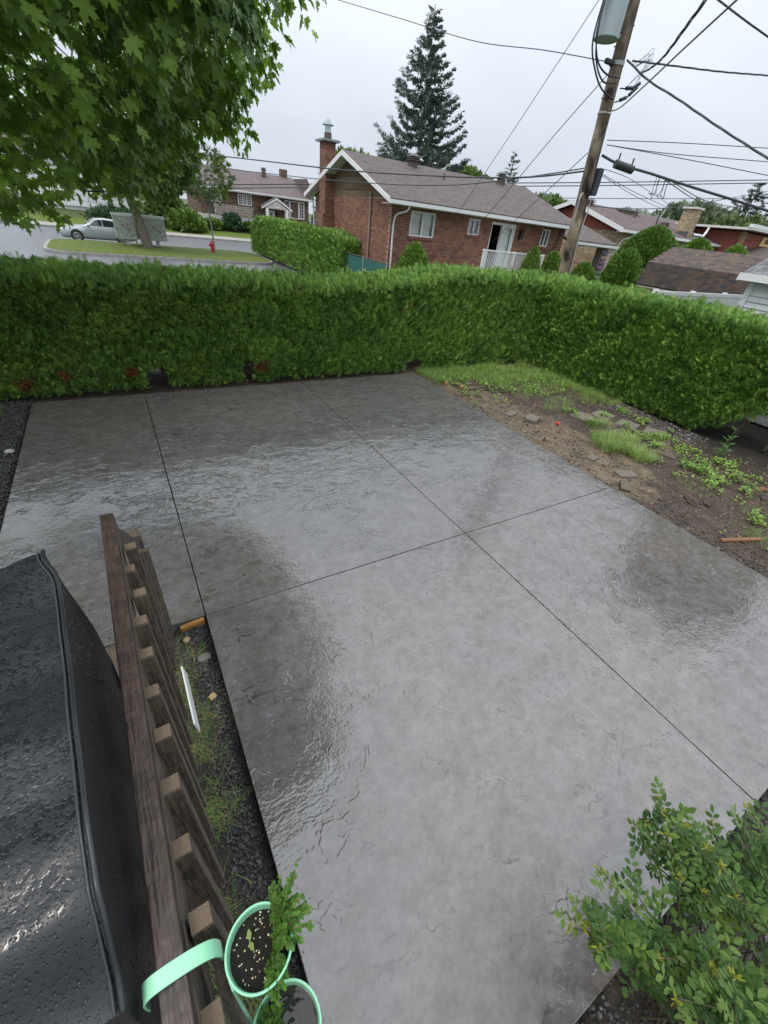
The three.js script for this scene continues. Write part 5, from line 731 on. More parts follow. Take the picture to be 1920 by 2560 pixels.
// ------------------------------------------------------------------ wooden deck with railing
{
  const brown = std([0.064, 0.043, 0.035], 0.45), bare = std([0.145, 0.122, 0.092], 0.7), endG = std([0.24, 0.19, 0.14], 0.8);
  const grain = tex(512, 512, (u, v) => { const k = 0.8 + (f2(u * 40, v * 3, 27, 3) * 0.32 + tfbm(u, v, 8, 3.9, 3) * 0.3); return [k, k * 0.97, k * 0.95]; });
  const endTex = tex(256, 256, (u, v) => { const d = Math.hypot(u - 0.2, v - 1.3 + tfbm(u, v, 3, 1.2, 2) * 0.1), k = 0.72 + 0.22 * Math.sin(d * 95) + tfbm(u, v, 30, 4, 2) * 0.4 - (n3(u * 5, v * 22, 3) > 0.52 ? 0.35 : 0); return [k, k * 0.95, k * 0.9]; });
  for (const m of [brown, bare]) { m.map = grain; m.bumpMap = grain; m.bumpScale = 0.004; } endG.map = endTex;
  const t = thing('wooden_deck', 'raised wooden deck with brown top rail and square balusters', 'deck', [-0.113, 0, 0], 0.0377);
  const uvAlongZ = (g, s = 0.35) => { const p = g.attributes.position, n = g.attributes.normal, uv = new Float32Array(p.count * 2); for (let i = 0; i < p.count; i++) { uv[2 * i] = (Math.abs(n.getY(i)) > 0.5 ? p.getX(i) : p.getY(i)) / s; uv[2 * i + 1] = p.getZ(i) / s; } g.setAttribute('uv', new THREE.BufferAttribute(uv, 2)); return g; };
  const uvAlongY = (g, s = 0.35, ox = 0) => { const p = g.attributes.position, n = g.attributes.normal, uv = new Float32Array(p.count * 2); for (let i = 0; i < p.count; i++) { uv[2 * i] = (Math.abs(n.getX(i)) > 0.5 ? p.getZ(i) : p.getX(i)) / s + ox; uv[2 * i + 1] = p.getY(i) / s + ox; } g.setAttribute('uv', new THREE.BufferAttribute(uv, 2)); return g; };
  part('top_rail', uvAlongZ(rbox(0.046, 0.036, 2.45, 0.005, -0.046, 1.985, -0.40)), brown, t);
  part('sub_rail', uvAlongZ(rbox(0.036, 0.09, 2.40, 0.003, -0.039, 1.92, -0.41)), bare, t);
  part('rim_joist', uvAlongZ(rbox(0.038, 0.2, 3.0, 0.003, -0.041, 1.12, -0.13)), bare, t);
  const R = rng(12);
  const balus = (z, top, len, i) => { // square baluster with its top cut at a slant
    const w = 0.0185, g = prismX([[z - w, top - len], [z + w, top - len], [z + w, top - 0.004], [z + w - 0.004, top], [z - w + 0.004, top], [z - w, top - 0.004]], -0.0195, 0.0185); uvAlongY(g, 0.35, i * 0.37); const m = part('baluster', g, bare, t); const e = new THREE.BoxGeometry(0.0365, 0.002, 0.0345).translate(-0.0005, top + 0.0012, z); part('end_grain', e, endG, m); m.rotation.z = (R() - 0.5) * 0.01; };
  let i = 0; for (let z = -1.446; z < 0.8; z += 0.131) balus(z, 1.955 + (R() - 0.5) * 0.008, 0.80, i++);
  for (let k = 1; k < 10; k++) balus(-1.47 - 0.125 * k, 1.90 - 0.098 * k, 0.82, i++);
  part('stair_rail', bar([-0.04, 1.93, -1.55], [-0.04, 1.0, -2.68], 0.04, 0.075), brown, t); part('stair_stringer', bar([-0.04, 1.15, -1.55], [-0.04, 0.22, -2.68], 0.038, 0.2), bare, t);
  part('newel_post', uvAlongY(rbox(0.085, 1.15, 0.085, 0.004, -0.045, 0.52, -2.72)), bare, t); part('post', uvAlongY(rbox(0.088, 1.15, 0.088, 0.004, -0.5, 0.5, -1.2)), bare, t);
  for (let k = 0; k < 22; k++) part('deck_board', uvAlongZ(rbox(0.088, 0.03, 3.05, 0.003, -0.115 - k * 0.096, 1.235, -0.1)), bare, t);
  for (const [x, z] of [[-2.1, -1.5], [-2.1, 1.3], [-0.12, 1.3]]) part('post', rbox(0.088, 1.3, 0.088, 0.004, x, 0.56, z), bare, t); part('rim_joist', rbox(2.1, 0.2, 0.038, 0.003, -1.1, 1.11, -1.655), bare, t);
  // things under the deck edge
  solo('white_board', rbox(0.012, 0.13, 0.5, 0.003, 0, 0.16, 0).rotateZ(0.12), std([0.66, 0.67, 0.67], 0.6), 'chipped white board standing on edge under the deck railing', 'board', [-0.155, -0.1, -1.98], 0.02);
}
// ------------------------------------------------------------------ covered barbecue
{
  const beads = (u, v) => { const a = tfbm(u, v, 11, 3.7, 3), b = tfbm(u, v, 26, 6.1, 2); return sstep(-0.12, 0.14, a * 0.9 + b * 0.5 - 0.03); };
  const rough = tex(1024, 1024, (u, v) => { const f = beads(u, v), r = mix(0.36, 0.10, f); return [r, r, r]; }, false);
  const DN = 512, drops = new Float32Array(DN * DN), RD = rng(606); for (let k = 0; k < 900; k++) { const cx = RD() * DN, cy = RD() * DN, r = 1.6 + Math.pow(RD(), 5) * 9; for (let y = -Math.ceil(r); y <= r; y++) for (let x = -Math.ceil(r); x <= r; x++) { const d = (x * x + y * y) / (r * r); if (d < 1) { const o = ((Math.floor(cy + y) + DN) % DN) * DN + (Math.floor(cx + x) + DN) % DN; drops[o] = Math.max(drops[o], Math.sqrt(1 - d) * Math.min(1, r / 6)); } } }
  const fine = tex(DN, DN, (u, v, i, j) => { const k = 0.15 + drops[j * DN + i] * 0.7 + n2(u * 128, v * 128, 7, 128) * 0.05; return [k, k, k]; }, false), fineR = tex(DN, DN, (u, v, i, j) => { const r = drops[j * DN + i] > 0.05 ? 0.06 : 0.46; return [r, r, r]; }, false);
  const topB = tex(1024, 1024, (u, v) => { const i = Math.floor(u * 1024) % DN, j = Math.floor(v * 1024) % DN, k = 0.2 + beads(u, v) * 0.16 + drops[j * DN + i] * 0.55; return [k, k, k]; }, false);
  const topM = phys([0.014, 0.016, 0.019], 1, { roughnessMap: rough, bumpMap: topB, bumpScale: 0.0018 }), sideM = phys([0.020, 0.021, 0.023], 1, { roughnessMap: fineR, bumpMap: fine, bumpScale: 0.004 });
  const t = thing('barbecue_cover', 'wet black fabric cover over a barbecue beside the deck rail', 'barbecue cover', [-0.7, 1.25, -0.7]);
  const edge = z => mix(-0.229, -0.31, clamp((-0.3 - z) / 0.85)) - 0.03 * sstep(-1.08, -1.2, z);
  const shape = (u, w, v) => { // u: 0 left .. 1 right, w: 0 bottom .. 1 top, v: 0 far .. 1 near
    const z = mix(-1.19 - 0.02 * u, -0.20, v), xr = edge(z), x = mix(-1.12, xr, u);
    let y = mix(1.25, 2.15, w); const peak = Math.exp(-((1 - u) ** 2 + v * v) * 60) * 0.035; const fall = sstep(0.86, 1.0, v) * 0.10 * w; const sag = -0.025 * Math.sin(Math.PI * clamp(u)) * Math.sin(Math.PI * v);
    y += (peak + sag) * w - fall + 0.012 * n3(x * 6, z * 7, 2) * w; 
    const q = V(x, y, z); const side = 1 - w; q.x += (u > 0.98 ? 1 : u < 0.02 ? -1 : 0) * side * (0.02 + 0.035 * n3(z * 5, y * 2.5, 1)); q.z += (v > 0.98 ? 1 : v < 0.02 ? -1 : 0) * side * (0.10 + 0.06 * n3(x * 6, y * 2, 4)); return q; };
  const sheet = (fn, nu, nv, Lu = 0, Lv = 0) => { const pos = [], uv = [], idx = []; for (let j = 0; j <= nv; j++) for (let i = 0; i <= nu; i++) { const p = fn(i / nu, j / nv); pos.push(p.x + 0.7, p.y - 1.25, p.z + 0.7); if (Lu) uv.push(i / nu * Lu / 0.24, j / nv * Lv / 0.24); else uv.push(p.x / 0.24, p.z / 0.24); if (i < nu && j < nv) { const k = j * (nu + 1) + i; idx.push(k, k + 1, k + nu + 1, k + 1, k + nu + 2, k + nu + 1); } } const g = new THREE.BufferGeometry(); g.setAttribute('position', new THREE.Float32BufferAttribute(pos, 3)); g.setAttribute('uv', new THREE.Float32BufferAttribute(uv, 2)); g.setIndex(idx); g.computeVertexNormals(); return g; };
  const dent = (p, k) => { const f = sstep(-0.55, -0.25, p.z) * sstep(2.16, 2.0, 2.16 - 0) ; p.y -= k * sstep(-0.5, -0.3, p.z) * (0.5 + 0.8 * n3(p.x * 9, p.z * 9, 4)) ; return p; };
  part('top_panel', sheet((u, v) => dent(shape(u, 1, v), 0.03), 50, 70), topM, t);
  part('side_panel', sheet((u, v) => { const p = shape(1, 1 - u, v); p.x += 0.012 * Math.sin(v * 23 + u * 5) * u; if (u < 0.02) dent(p, 0.03); return p; }, 40, 70, 0.9, 1.0), sideM, t);
  part('side_panel', sheet((u, v) => shape(0, 1 - u, v), 8, 20, 0.9, 1.0), sideM, t); part('back_panel', sheet((u, v) => shape(u, 1 - v, 0), 24, 16, 0.9, 0.9), sideM, t); part('front_panel', sheet((u, v) => { const p = shape(u, 1 - v, 1); if (v < 0.02) dent(p, 0.03); p.z += 0.06 * n3(u * 6, v * 1.5, 7) * v; return p; }, 40, 30, 0.9, 0.9), sideM, t);
  const pip = []; for (let i = 0; i <= 30; i++) { const p = dent(shape(1, 1, i / 30), 0.03); pip.push([p.x + 0.7, p.y - 1.245, p.z + 0.7]); } part('seam_piping', tube(pip, 0.006, 6, 80), std([0.012, 0.013, 0.015], 0.35), t); const pip2 = pip.map(p => [p[0] - 0.012, p[1] - 0.001, p[2]]); part('seam_stitching', tube(pip2, 0.003, 5, 80), std([0.03, 0.034, 0.04], 0.4), t);
}
// ------------------------------------------------------------------ mint green rail planter with herbs
{
  const mint = phys([0.28, 0.66, 0.42], 0.32, { clearcoat: 0.4, clearcoatRoughness: 0.2 }), soil = std([0.018, 0.014, 0.011], 0.55, { bumpMap: soilBump, bumpScale: 0.012 }), wetSoil = phys([0.015, 0.013, 0.012], 0.06);
  const potGeo = (r, h) => new THREE.LatheGeometry([[0.001, -h], [r * 0.78, -h], [r * 0.985, -0.004], [r * 1.035, -0.004], [r * 1.045, 0.0], [r * 1.035, 0.004], [r * 0.97, 0.004], [r * 0.955, -0.004], [r * 0.76, -h + 0.004], [0.001, -h + 0.004]].map(p => new THREE.Vector2(...p)), 40);
  const hs = thing('rail_planter', 'mint green metal pot hooked over the deck rail, filled with dark soil', 'planter', [-0.034, 1.95, -0.180]);
  part('pot', potGeo(0.058, 0.125), mint, hs); const soilDisc = (r, y, par, m, seed) => { const g = new THREE.CircleGeometry(r, 40).rotateX(-Math.PI / 2), p = new THREE.RingGeometry(0.0001, r, 36, 14).rotateX(-Math.PI / 2), a = p.attributes.position; for (let i = 0; i < a.count; i++) a.setY(i, 0.004 * fbm(a.getX(i) * 70, a.getZ(i) * 70, seed, 3)); p.computeVertexNormals(); return part('soil', p.translate(0, y, 0), m, par); };
  const s1 = soilDisc(0.0535, -0.022, hs, soil, 3);
  const hc = new THREE.SplineCurve([[-0.0625, -0.03], [-0.0625, 0.0], [-0.072, 0.035], [-0.10, 0.056], [-0.14, 0.063], [-0.166, 0.056], [-0.178, 0.03], [-0.181, -0.02]].map(p => new THREE.Vector2(...p))), hp = hc.getPoints(40), ho = [], hi = []; hp.forEach((p, k) => { const q = hp[Math.min(40, k + 1)], r = hp[Math.max(0, k - 1)], dx = q.x - r.x, dy = q.y - r.y, l = Math.hypot(dx, dy); ho.push([p.x + dy / l * 0.0012, p.y - dx / l * 0.0012]); hi.push([p.x - dy / l * 0.0012, p.y + dx / l * 0.0012]); });
  const hook = poly(ho.concat(hi.reverse())); part('rail_hook', new THREE.ExtrudeGeometry(hook, { depth: 0.024, bevelEnabled: true, bevelSize: 0.001, bevelThickness: 0.001, bevelSegments: 1 }).translate(0, 0, -0.045).rotateY(0.02), mint, hs);
  part('support_strap', bar([-0.056, -0.01, 0.022], [-0.052, -0.30, 0.06], 0.004, 0.016), mint, hs);
  const R = rng(81), bm = [], bc = []; for (let i = 0; i < 75; i++) { const a = R() * 6.28, r = Math.sqrt(R()) * 0.05; bm.push(new THREE.Matrix4().makeRotationY(R() * 6).setPosition(Math.cos(a) * r, -0.0205, Math.sin(a) * r).scale(V(0.0007 + R() * 0.0012, 0.0008, 0.0009 + R() * 0.0016))); bc.push(R() > 0.35 ? C(0.62, 0.58, 0.48) : C(0.4, 0.3, 0.18)); } stuffPart('perlite', new THREE.IcosahedronGeometry(1, 0), std([1, 1, 1], 0.8), bm, bc, s1);
  const p2 = thing('rail_planter', 'lower mint green pot with standing water on its soil, below the hooked pot', 'planter', [-0.026, 1.77, -0.074]); part('pot', potGeo(0.064, 0.125), mint, p2); soilDisc(0.060, -0.022, p2, wetSoil, 5); part('rail_hook', bar([-0.062, -0.005, -0.02], [-0.085, 0.05, -0.03], 0.003, 0.03), mint, p2);
  // herbs: stems with opposite leaf pairs
  const lg = smallLeaf, tones = [[0.085, 0.215, 0.035], [0.12, 0.26, 0.04], [0.06, 0.165, 0.035], [0.16, 0.29, 0.05]].map(c => phys(c, 0.5, leafTrans)), stemM = std([0.16, 0.17, 0.05], 0.6); let count = 0;
  const herb = (name, label, pos, stems, rr) => { const t = thing(name, label, 'herb plant', pos), more = []; let own = 0; for (const [bx, bz, tx, ty, tz] of stems) { const n = 9 + (rr() * 4 | 0), A = V(bx, 0, bz), B = V(tx, ty, tz), M = A.clone().lerp(B, 0.5).add(V(0, 0.012, 0)); const sg = taper([A.toArray(), M.toArray(), B.toArray()], 0.0011, 0.0006, 5, 8); part('stem', sg, stemM, t); const c = new THREE.CatmullRomCurve3([A, M, B]); for (let k = 1; k <= n; k++) { const s = k / n, p = c.getPoint(s), d = c.getTangent(s), side = V(rr() - 0.5, rr() * 0.4, rr() - 0.5).cross(d).normalize(); for (const q of [1, -1]) { const dir = side.clone().multiplyScalar(q).addScaledVector(d, 0.55 + s * 0.6).add(rv(rr).multiplyScalar(0.25)), L = (k === n ? 0.0085 : 0.0115) * (0.75 + rr() * 0.5), M4 = orient(p, dir, d.clone().add(V(0, 0.9, 0)), L * 1.1, L, L); if (own++ < 130) { const m = part('leaf', lg, tones[rr() * 4 | 0], t); m.applyMatrix4(M4); } else { const g = lg.clone(); g.applyMatrix4(M4); more.push(g.toNonIndexed()); } } } } if (more.length) part('foliage', mergeGeometries(more), tones[1], t).userData.kind = 'stuff'; return t; };
  const st1 = []; for (let i = 0; i < 30; i++) st1.push([0.02 + R() * 0.025, -0.03 + R() * 0.05, 0.035 + R() * 0.06, 0.02 + R() * 0.05, -0.075 + R() * 0.11]); 
  herb('herb_plant', 'leafy green herb spilling over the rim of the hooked mint pot', [-0.034, 1.928, -0.180], st1, rng(82));
  const st2 = []; for (let i = 0; i < 9; i++) st2.push([0.0 + R() * 0.02, 0.02 + R() * 0.02, -0.01 + R() * 0.045, 0.004 + R() * 0.02, 0.03 + R() * 0.05]); herb('herb_plant', 'trailing stems of yellowing herb on the soil of the hooked mint pot', [-0.034, 1.928, -0.180], st2, rng(83));
  const st3 = []; for (let i = 0; i < 16; i++) st3.push([-0.03 + R() * 0.03, -0.02 + R() * 0.05, -0.045 + R() * 0.05, 0.01 + R() * 0.04, -0.05 + R() * 0.07]); herb('herb_plant', 'green herb growing in the lower mint pot', [-0.026, 1.748, -0.074], st3, rng(84));
  const sd = thing('seedling', 'pale two leaved seedling on the dark soil of the hooked mint pot', 'seedling', [-0.048, 1.93, -0.197]); part('stem', new THREE.CylinderGeometry(0.0008, 0.0008, 0.012, 5).translate(0, 0.004, 0), stemM, sd); for (const s of [1, -1]) { const m = part('leaf', ovalLeaf, phys([0.26, 0.36, 0.10], 0.5, leafTrans), sd); m.applyMatrix4(orient(V(0, 0.01, 0), V(0.15, 0.12, s), V(0, 1, 0), 0.013, 0.017, 0.012)); }
}
// ------------------------------------------------------------------ rose bush at the near right corner
{
  const R = rng(95), t = thing('rose_bush', 'leafy rose bush with yellow green buds at the near patio corner', 'bush', [1.75, -0.06, 0.72]); const O = V(1.75, -0.06, 0.72);
  const cane = std([0.10, 0.085, 0.05], 0.7), rach = std([0.11, 0.17, 0.05], 0.6), tones = [[0.055, 0.125, 0.032], [0.080, 0.165, 0.038], [0.105, 0.20, 0.044], [0.15, 0.25, 0.05]], mats4 = tones.map(c => phys(c, 0.5, leafTrans)), budM = phys([0.36, 0.38, 0.05], 0.55, leafTrans);
  const tips = []; const add = (x, y, z, n, s) => { for (let i = 0; i < n; i++) tips.push(V(x + (R() - 0.5) * s[0] * 2, y + (R() - 0.5) * s[1] * 2, z + (R() - 0.5) * s[2] * 2)); };
  add(1.42, 1.02, 0.15, 11, [0.24, 0.1, 0.11]); add(1.72, 1.02, 0.34, 13, [0.28, 0.12, 0.16]); add(2.05, 0.92, 0.44, 12, [0.25, 0.18, 0.18]); add(1.02, 1.0, 0.24, 4, [0.08, 0.06, 0.05]); add(0.98, 0.98, 0.17, 3, [0.05, 0.05, 0.04]); add(1.18, 0.98, 0.50, 9, [0.17, 0.12, 0.14]); add(1.45, 0.85, 0.72, 9, [0.2, 0.12, 0.14]); add(1.75, 0.9, 0.85, 9, [0.3, 0.2, 0.2]); add(1.15, 0.8, 0.72, 6, [0.16, 0.1, 0.1]);
  const leaflet = leafGeo(1, 0.27, 0.2);
  const frond = (p, dir, L) => { const geos = [], d = dir.clone().normalize(), n = 5 + (R() < 0.6 ? 2 : 0), side = V(0, 1, 0).cross(d).normalize(), up = d.clone().cross(side).normalize(); const leaf = (q, dd, s) => { const g = leaflet.clone(); g.applyMatrix4(orient(q, dd, up.clone().multiplyScalar(-1).add(rv(R).multiplyScalar(0.35)), s)); geos.push(g.toNonIndexed()); }; const pairs = (n - 1) / 2; for (let k = 1; k <= pairs; k++) { const s = (k - 0.35) / (pairs + 0.3), q = p.clone().addScaledVector(d, L * s).add(V(0, -0.03 * s * s * L * 10 * 0.1, 0)); for (const e of [1, -1]) leaf(q, side.clone().multiplyScalar(e).addScaledVector(d, 0.55), 0.036 * (0.8 + R() * 0.4)); } leaf(p.clone().addScaledVector(d, L * 0.92), d, 0.042 * (0.85 + R() * 0.3)); return mergeGeometries(geos); };
  let nf = 0; const rest = [[], [], [], []];
  tips.forEach((tip, ti) => {
    const b = V(1.72 + (R() - 0.5) * 0.5, 0, 0.72 + (R() - 0.5) * 0.35), T = tip.clone().sub(O), B = b.sub(O); B.y = 0; const M = B.clone().lerp(T, 0.55).add(V(0, 0.22, 0)); part('cane', taper([B.toArray(), M.toArray(), T.toArray()], 0.007, 0.002, 5, 10), cane, t); const c = new THREE.CatmullRomCurve3([B, M, T]);
    const nL = 8 + (R() * 4 | 0); for (let k = 0; k < nL; k++) { const s = 0.52 + 0.48 * (k + 0.5) / nL, p = c.getPoint(s), a = k * 2.4 + ti, tan = c.getTangent(s), dir = V(Math.cos(a), 0.25 + R() * 0.35, Math.sin(a)).addScaledVector(tan, 0.5).normalize(); const g = frond(p, dir, 0.075 + R() * 0.035), tn = Math.min(3, (R() * 4) | 0); if (s > 0.72 && nf < 280) { part('leaf', g, mats4[tn], t); nf++; } else rest[tn].push(g); }
    if (R() < 0.8) { const gs = []; for (let k = 0; k < 9; k++) { const g = smallLeaf.clone(); g.applyMatrix4(orient(T.clone().add(rv(R).multiplyScalar(0.008)), rv(R).add(V(0, 0.6, 0)), rv(R), 0.012, 0.028, 0.012)); gs.push(g.toNonIndexed()); } part('bud', mergeGeometries(gs), budM, t); }
  });
  rest.forEach((gs, i) => { if (gs.length) part('inner_leaves', mergeGeometries(gs), mats4[i], t).userData.kind = 'stuff'; });
}

// ------------------------------------------------------------------ gravel, grass, weeds, litter in the yard
{
  const R = rng(404), gy = (x, z) => groundY(x, z);
  const stone = new THREE.IcosahedronGeometry(1, 0), sp = stone.attributes.position; for (let i = 0; i < sp.count; i++) { const k = 0.8 + 0.4 * Math.abs(n3(sp.getX(i) * 3, sp.getY(i) * 3, sp.getZ(i) * 3)); sp.setXYZ(i, sp.getX(i) * k, sp.getY(i) * k * 0.75, sp.getZ(i) * k); } stone.computeVertexNormals();
  const gm = [], gc = []; const grav = (x0, x1, z0, z1, n, s0, s1, dens = () => 1, c0 = 0.03, c1 = 0.12) => { for (let i = 0; i < n; i++) { const x = mix(x0, x1, R()), z = mix(z0, z1, R()); if (R() > dens(x, z)) continue; const s = mix(s0, s1, R() * R()); const m = new THREE.Matrix4().makeRotationFromEuler(new THREE.Euler(R() * 6, R() * 6, R() * 6)); m.scale(V(s, s, s)); m.setPosition(x, gy(x, z) + s * 0.3 + R() * 0.008, z); gm.push(m); const k = mix(c0, c1, R() * R()); gc.push(C(k, k * 1.0, k * 1.03)); } };
  grav(-0.22, 0.066, -2.74, 0.9, 5200, 0.008, 0.019, (x, z) => sstep(-0.24, -0.02, x + 0.12 * fbm(x * 4, z * 4, 1, 2)));
  grav(-2.3, -1.6, -8.7, -3.6, 7000, 0.010, 0.022, (x, z) => sstep(-2.5, -1.85, x));
  grav(6.1, 6.26, -8.5, 0.6, 2200, 0.008, 0.02, (x, z) => sstep(-0.25, 0.25, fbm(x * 3, z * 1.7, 6, 2) + (6.14 - x) * 5)); grav(6.2, 7.3, -8.2, -1.2, 1500, 0.006, 0.018, (x, z) => sstep(0.05, 0.3, fbm(x * 2.2, z * 2.2, 9, 2)), 0.06, 0.26);
  grav(6.1, 7.2, -2.2, 0.4, 1200, 0.008, 0.022, (x, z) => sstep(0.6, 0, x - 6.2), 0.03, 0.12); grav(9.3, 10.2, -5.4, -3.2, 500, 0.01, 0.028, () => 1, 0.12, 0.4);
  grav(0.5, 4.5, 0.5, 2.0, 7500, 0.009, 0.022); grav(4.3, 6.3, 0.5, 1.2, 1200, 0.009, 0.02);
  const g = structure('gravel'); scene.remove(g); const im = new THREE.InstancedMesh(stone, std([1, 1, 1], 0.45), gm.length); im.name = 'crushed_gravel'; im.userData = { kind: 'stuff', label: 'dark crushed gravel along the edges of the patio', category: 'gravel' }; gm.forEach((m, i) => { im.setMatrixAt(i, m); im.setColorAt(i, gc[i]); }); shadows(im); scene.add(im);
  // grass
  const bm = [], bc = []; const grass = (x0, x1, z0, z1, n, h0, h1, dens, yel = 0.1) => { for (let i = 0; i < n; i++) { const cx = mix(x0, x1, R()), cz = mix(z0, z1, R()); if (R() > dens(cx, cz)) continue; const tone = clamp(0.5 + fbm(cx * 2, cz * 2, 4, 2) + (R() - 0.5) * 0.3), nb = 5 + (R() * 5 | 0); for (let k = 0; k < nb; k++) { const x = cx + (R() - 0.5) * 0.07, z = cz + (R() - 0.5) * 0.07, a = R() * 6.283, h = mix(h0, h1, R()), lean = 0.25 + R() * 0.7; bm.push(orient(V(x, gy(x, z) - 0.005, z), V(Math.cos(a) * lean, 1, Math.sin(a) * lean), V(Math.cos(a), 0.2, Math.sin(a)), h * 0.4, h, h)); bc.push(R() < yel ? C(0.30, 0.23, 0.09) : C(mix(0.09, 0.22, tone), mix(0.20, 0.37, tone), mix(0.03, 0.06, tone))); } } };
  const nz = (x, z, f, s) => fbm(x * f, z * f, s, 3);
  grass(6.25, 9.9, -8.7, -7.1, 3400, 0.07, 0.27, (x, z) => 0.9 * sstep(-0.15, 0.3, nz(x, z, 2.4, 3) + 0.34 - 0.75 * sstep(-8.0, -7.2, z) * (1 - sstep(7.2, 8.2, x)) - 0.3 * sstep(8.6, 9.3, x)));
  grass(7.7, 9.6, -7.6, -5.4, 1500, 0.06, 0.16, (x, z) => sstep(0.0, 0.2, nz(x, z, 1.4, 5) + 0.30 - Math.abs(x - (8.4 - (z + 6.5) * 0.1)) * 0.5));
  grass(9.0, 10.2, -8.0, -5.2, 1300, 0.10, 0.24, (x, z) => sstep(-0.1, 0.2, nz(x, z, 1.2, 7) + 0.35 - Math.abs(x - 9.75) * 0.5));
  grass(6.9, 8.5, -4.9, -2.7, 3400, 0.12, 0.30, (x, z) => sstep(0.0, 0.18, nz(x, z, 1.5, 9) * 0.7 + 0.40 - Math.hypot((x - 7.75 + (z + 3.8) * 0.35) / 0.75, (z + 3.8) / 1.15) * 0.62), 0.15);
  grass(7.0, 9.2, -3.3, -0.4, 1000, 0.05, 0.13, (x, z) => sstep(0.1, 0.25, nz(x, z, 1.6, 11) + 0.12)); grass(6.5, 8.2, -1.2, 0.4, 900, 0.06, 0.15, (x, z) => sstep(0.0, 0.2, nz(x, z, 1.5, 13) + 0.15 + 0.3 * (x - 7)));
  grass(-0.30, -0.06, -2.65, -0.1, 380, 0.07, 0.17, (x, z) => sstep(-0.05, 0.15, nz(x, z, 3.5, 15) + 0.02 - (x + 0.1) * 0.8), 0.35); grass(-2.9, -1.95, -8.6, -3.5, 1200, 0.06, 0.16, (x, z) => sstep(-0.05, 0.2, nz(x, z, 1.6, 17)), 0.3); grass(6.2, 7.6, -8.0, -2.0, 350, 0.03, 0.07, (x, z) => sstep(0.15, 0.3, nz(x, z, 2.5, 19)));
  const gi = new THREE.InstancedMesh(bladeGeo, greenMat, bm.length); gi.name = 'grass_tufts'; gi.userData = { kind: 'stuff', label: 'rough grass tufts growing in the bare soil of the yard', category: 'grass' }; bm.forEach((m, i) => { gi.setMatrixAt(i, m); gi.setColorAt(i, bc[i]); }); shadows(gi); scene.add(gi);
  // low clover-like weeds
  const wm = [], wc = []; const weeds = (x0, x1, z0, z1, n, dens) => { for (let i = 0; i < n; i++) { const x = mix(x0, x1, R()), z = mix(z0, z1, R()); if (R() > dens(x, z)) continue; const tone = clamp(0.5 + nz(x, z, 2, 6) + (R() - 0.5) * 0.4); for (let k = 0; k < 4; k++) { const a = R() * 6.28; wm.push(orient(V(x + (R() - 0.5) * 0.03, gy(x, z) + 0.01 + R() * 0.09, z + (R() - 0.5) * 0.03), V(Math.cos(a), 0.1 + R() * 0.8, Math.sin(a)), V(0, 1, 0), 0.02 + R() * 0.035)); wc.push(C(mix(0.09, 0.22, tone), mix(0.20, 0.36, tone), mix(0.02, 0.05, tone))); } } };
  weeds(7.6, 10.0, -3.9, -1.4, 5200, (x, z) => 0.75 * sstep(-0.05, 0.35, nz(x, z, 2.6, 23) + 0.22 - Math.hypot((x - 8.65) / 1.2, (z + 2.6) / 1.3) * 0.4)); weeds(6.3, 9.6, -8.5, -6.2, 4500, (x, z) => 0.8 * sstep(-0.05, 0.3, nz(x, z, 2.2, 25))); weeds(8.1, 9.6, -5.6, -3.4, 2200, (x, z) => sstep(0.02, 0.18, nz(x, z, 1.8, 27))); weeds(6.6, 8.2, -1.4, 0.2, 1500, (x, z) => sstep(0.05, 0.2, nz(x, z, 1.5, 29)));
  const wi = new THREE.InstancedMesh(smallLeaf, greenMat, wm.length); wi.name = 'ground_weeds'; wi.userData = { kind: 'stuff', label: 'bright green low weeds spreading over the soil by the hedge', category: 'weeds' }; wm.forEach((m, i) => { wi.setMatrixAt(i, m); wi.setColorAt(i, wc[i]); }); shadows(wi); scene.add(wi);
  // crumbly clods of wet soil
  const cm = [], cc = []; for (let i = 0; i < 6500; i++) { const x = mix(6.15, 10.2, R()), z = mix(-8.6, 0.5, R()); if (nz(x, z, 1.1, 41) < -0.12 && R() < 0.7) continue; const s = 0.006 + Math.pow(R(), 3) * 0.034, m = new THREE.Matrix4().makeRotationFromEuler(new THREE.Euler(R() * 6, R() * 6, R() * 6)); m.scale(V(s, s * 0.8, s)); m.setPosition(x, gy(x, z) + s * 0.2, z); cm.push(m); const k = 0.7 + R() * 0.6, sd = R() < 0.35; cc.push(sd ? C(0.17 * k, 0.13 * k, 0.09 * k) : C(0.085 * k, 0.06 * k, 0.043 * k)); }
  const ci = new THREE.InstancedMesh(stone, std([1, 1, 1], 0.7), cm.length); ci.name = 'soil_clods'; ci.userData = { kind: 'stuff', label: 'crumbly clods of wet brown soil beside the patio', category: 'soil' }; cm.forEach((m, i) => { ci.setMatrixAt(i, m); ci.setColorAt(i, cc[i]); }); shadows(ci); scene.add(ci);
  // twigs, dry needles and bark bits
  const tm = [], tc = []; for (let i = 0; i < 2600; i++) { const u = R(), x = u < 0.5 ? mix(6.3, 9.3, R()) : mix(6.6, 8.6, R()), z = u < 0.5 ? mix(-8, -4, R()) : mix(-3, 0.2, R()); if (nz(x, z, 1.5, 33) < -0.05) continue; const a = R() * 6.28; const L = 0.012 + R() * R() * 0.09; const m = orient(V(x, gy(x, z) + 0.008, z), V(Math.cos(a), (R() - 0.5) * 0.2, Math.sin(a)), V(0, 1, 0), 0.004 + R() * 0.006, L, 0.004); tm.push(m); const k = R(); tc.push(k < 0.4 ? C(0.06, 0.035, 0.025) : k < 0.75 ? C(0.16, 0.10, 0.06) : C(0.34, 0.22, 0.12)); }
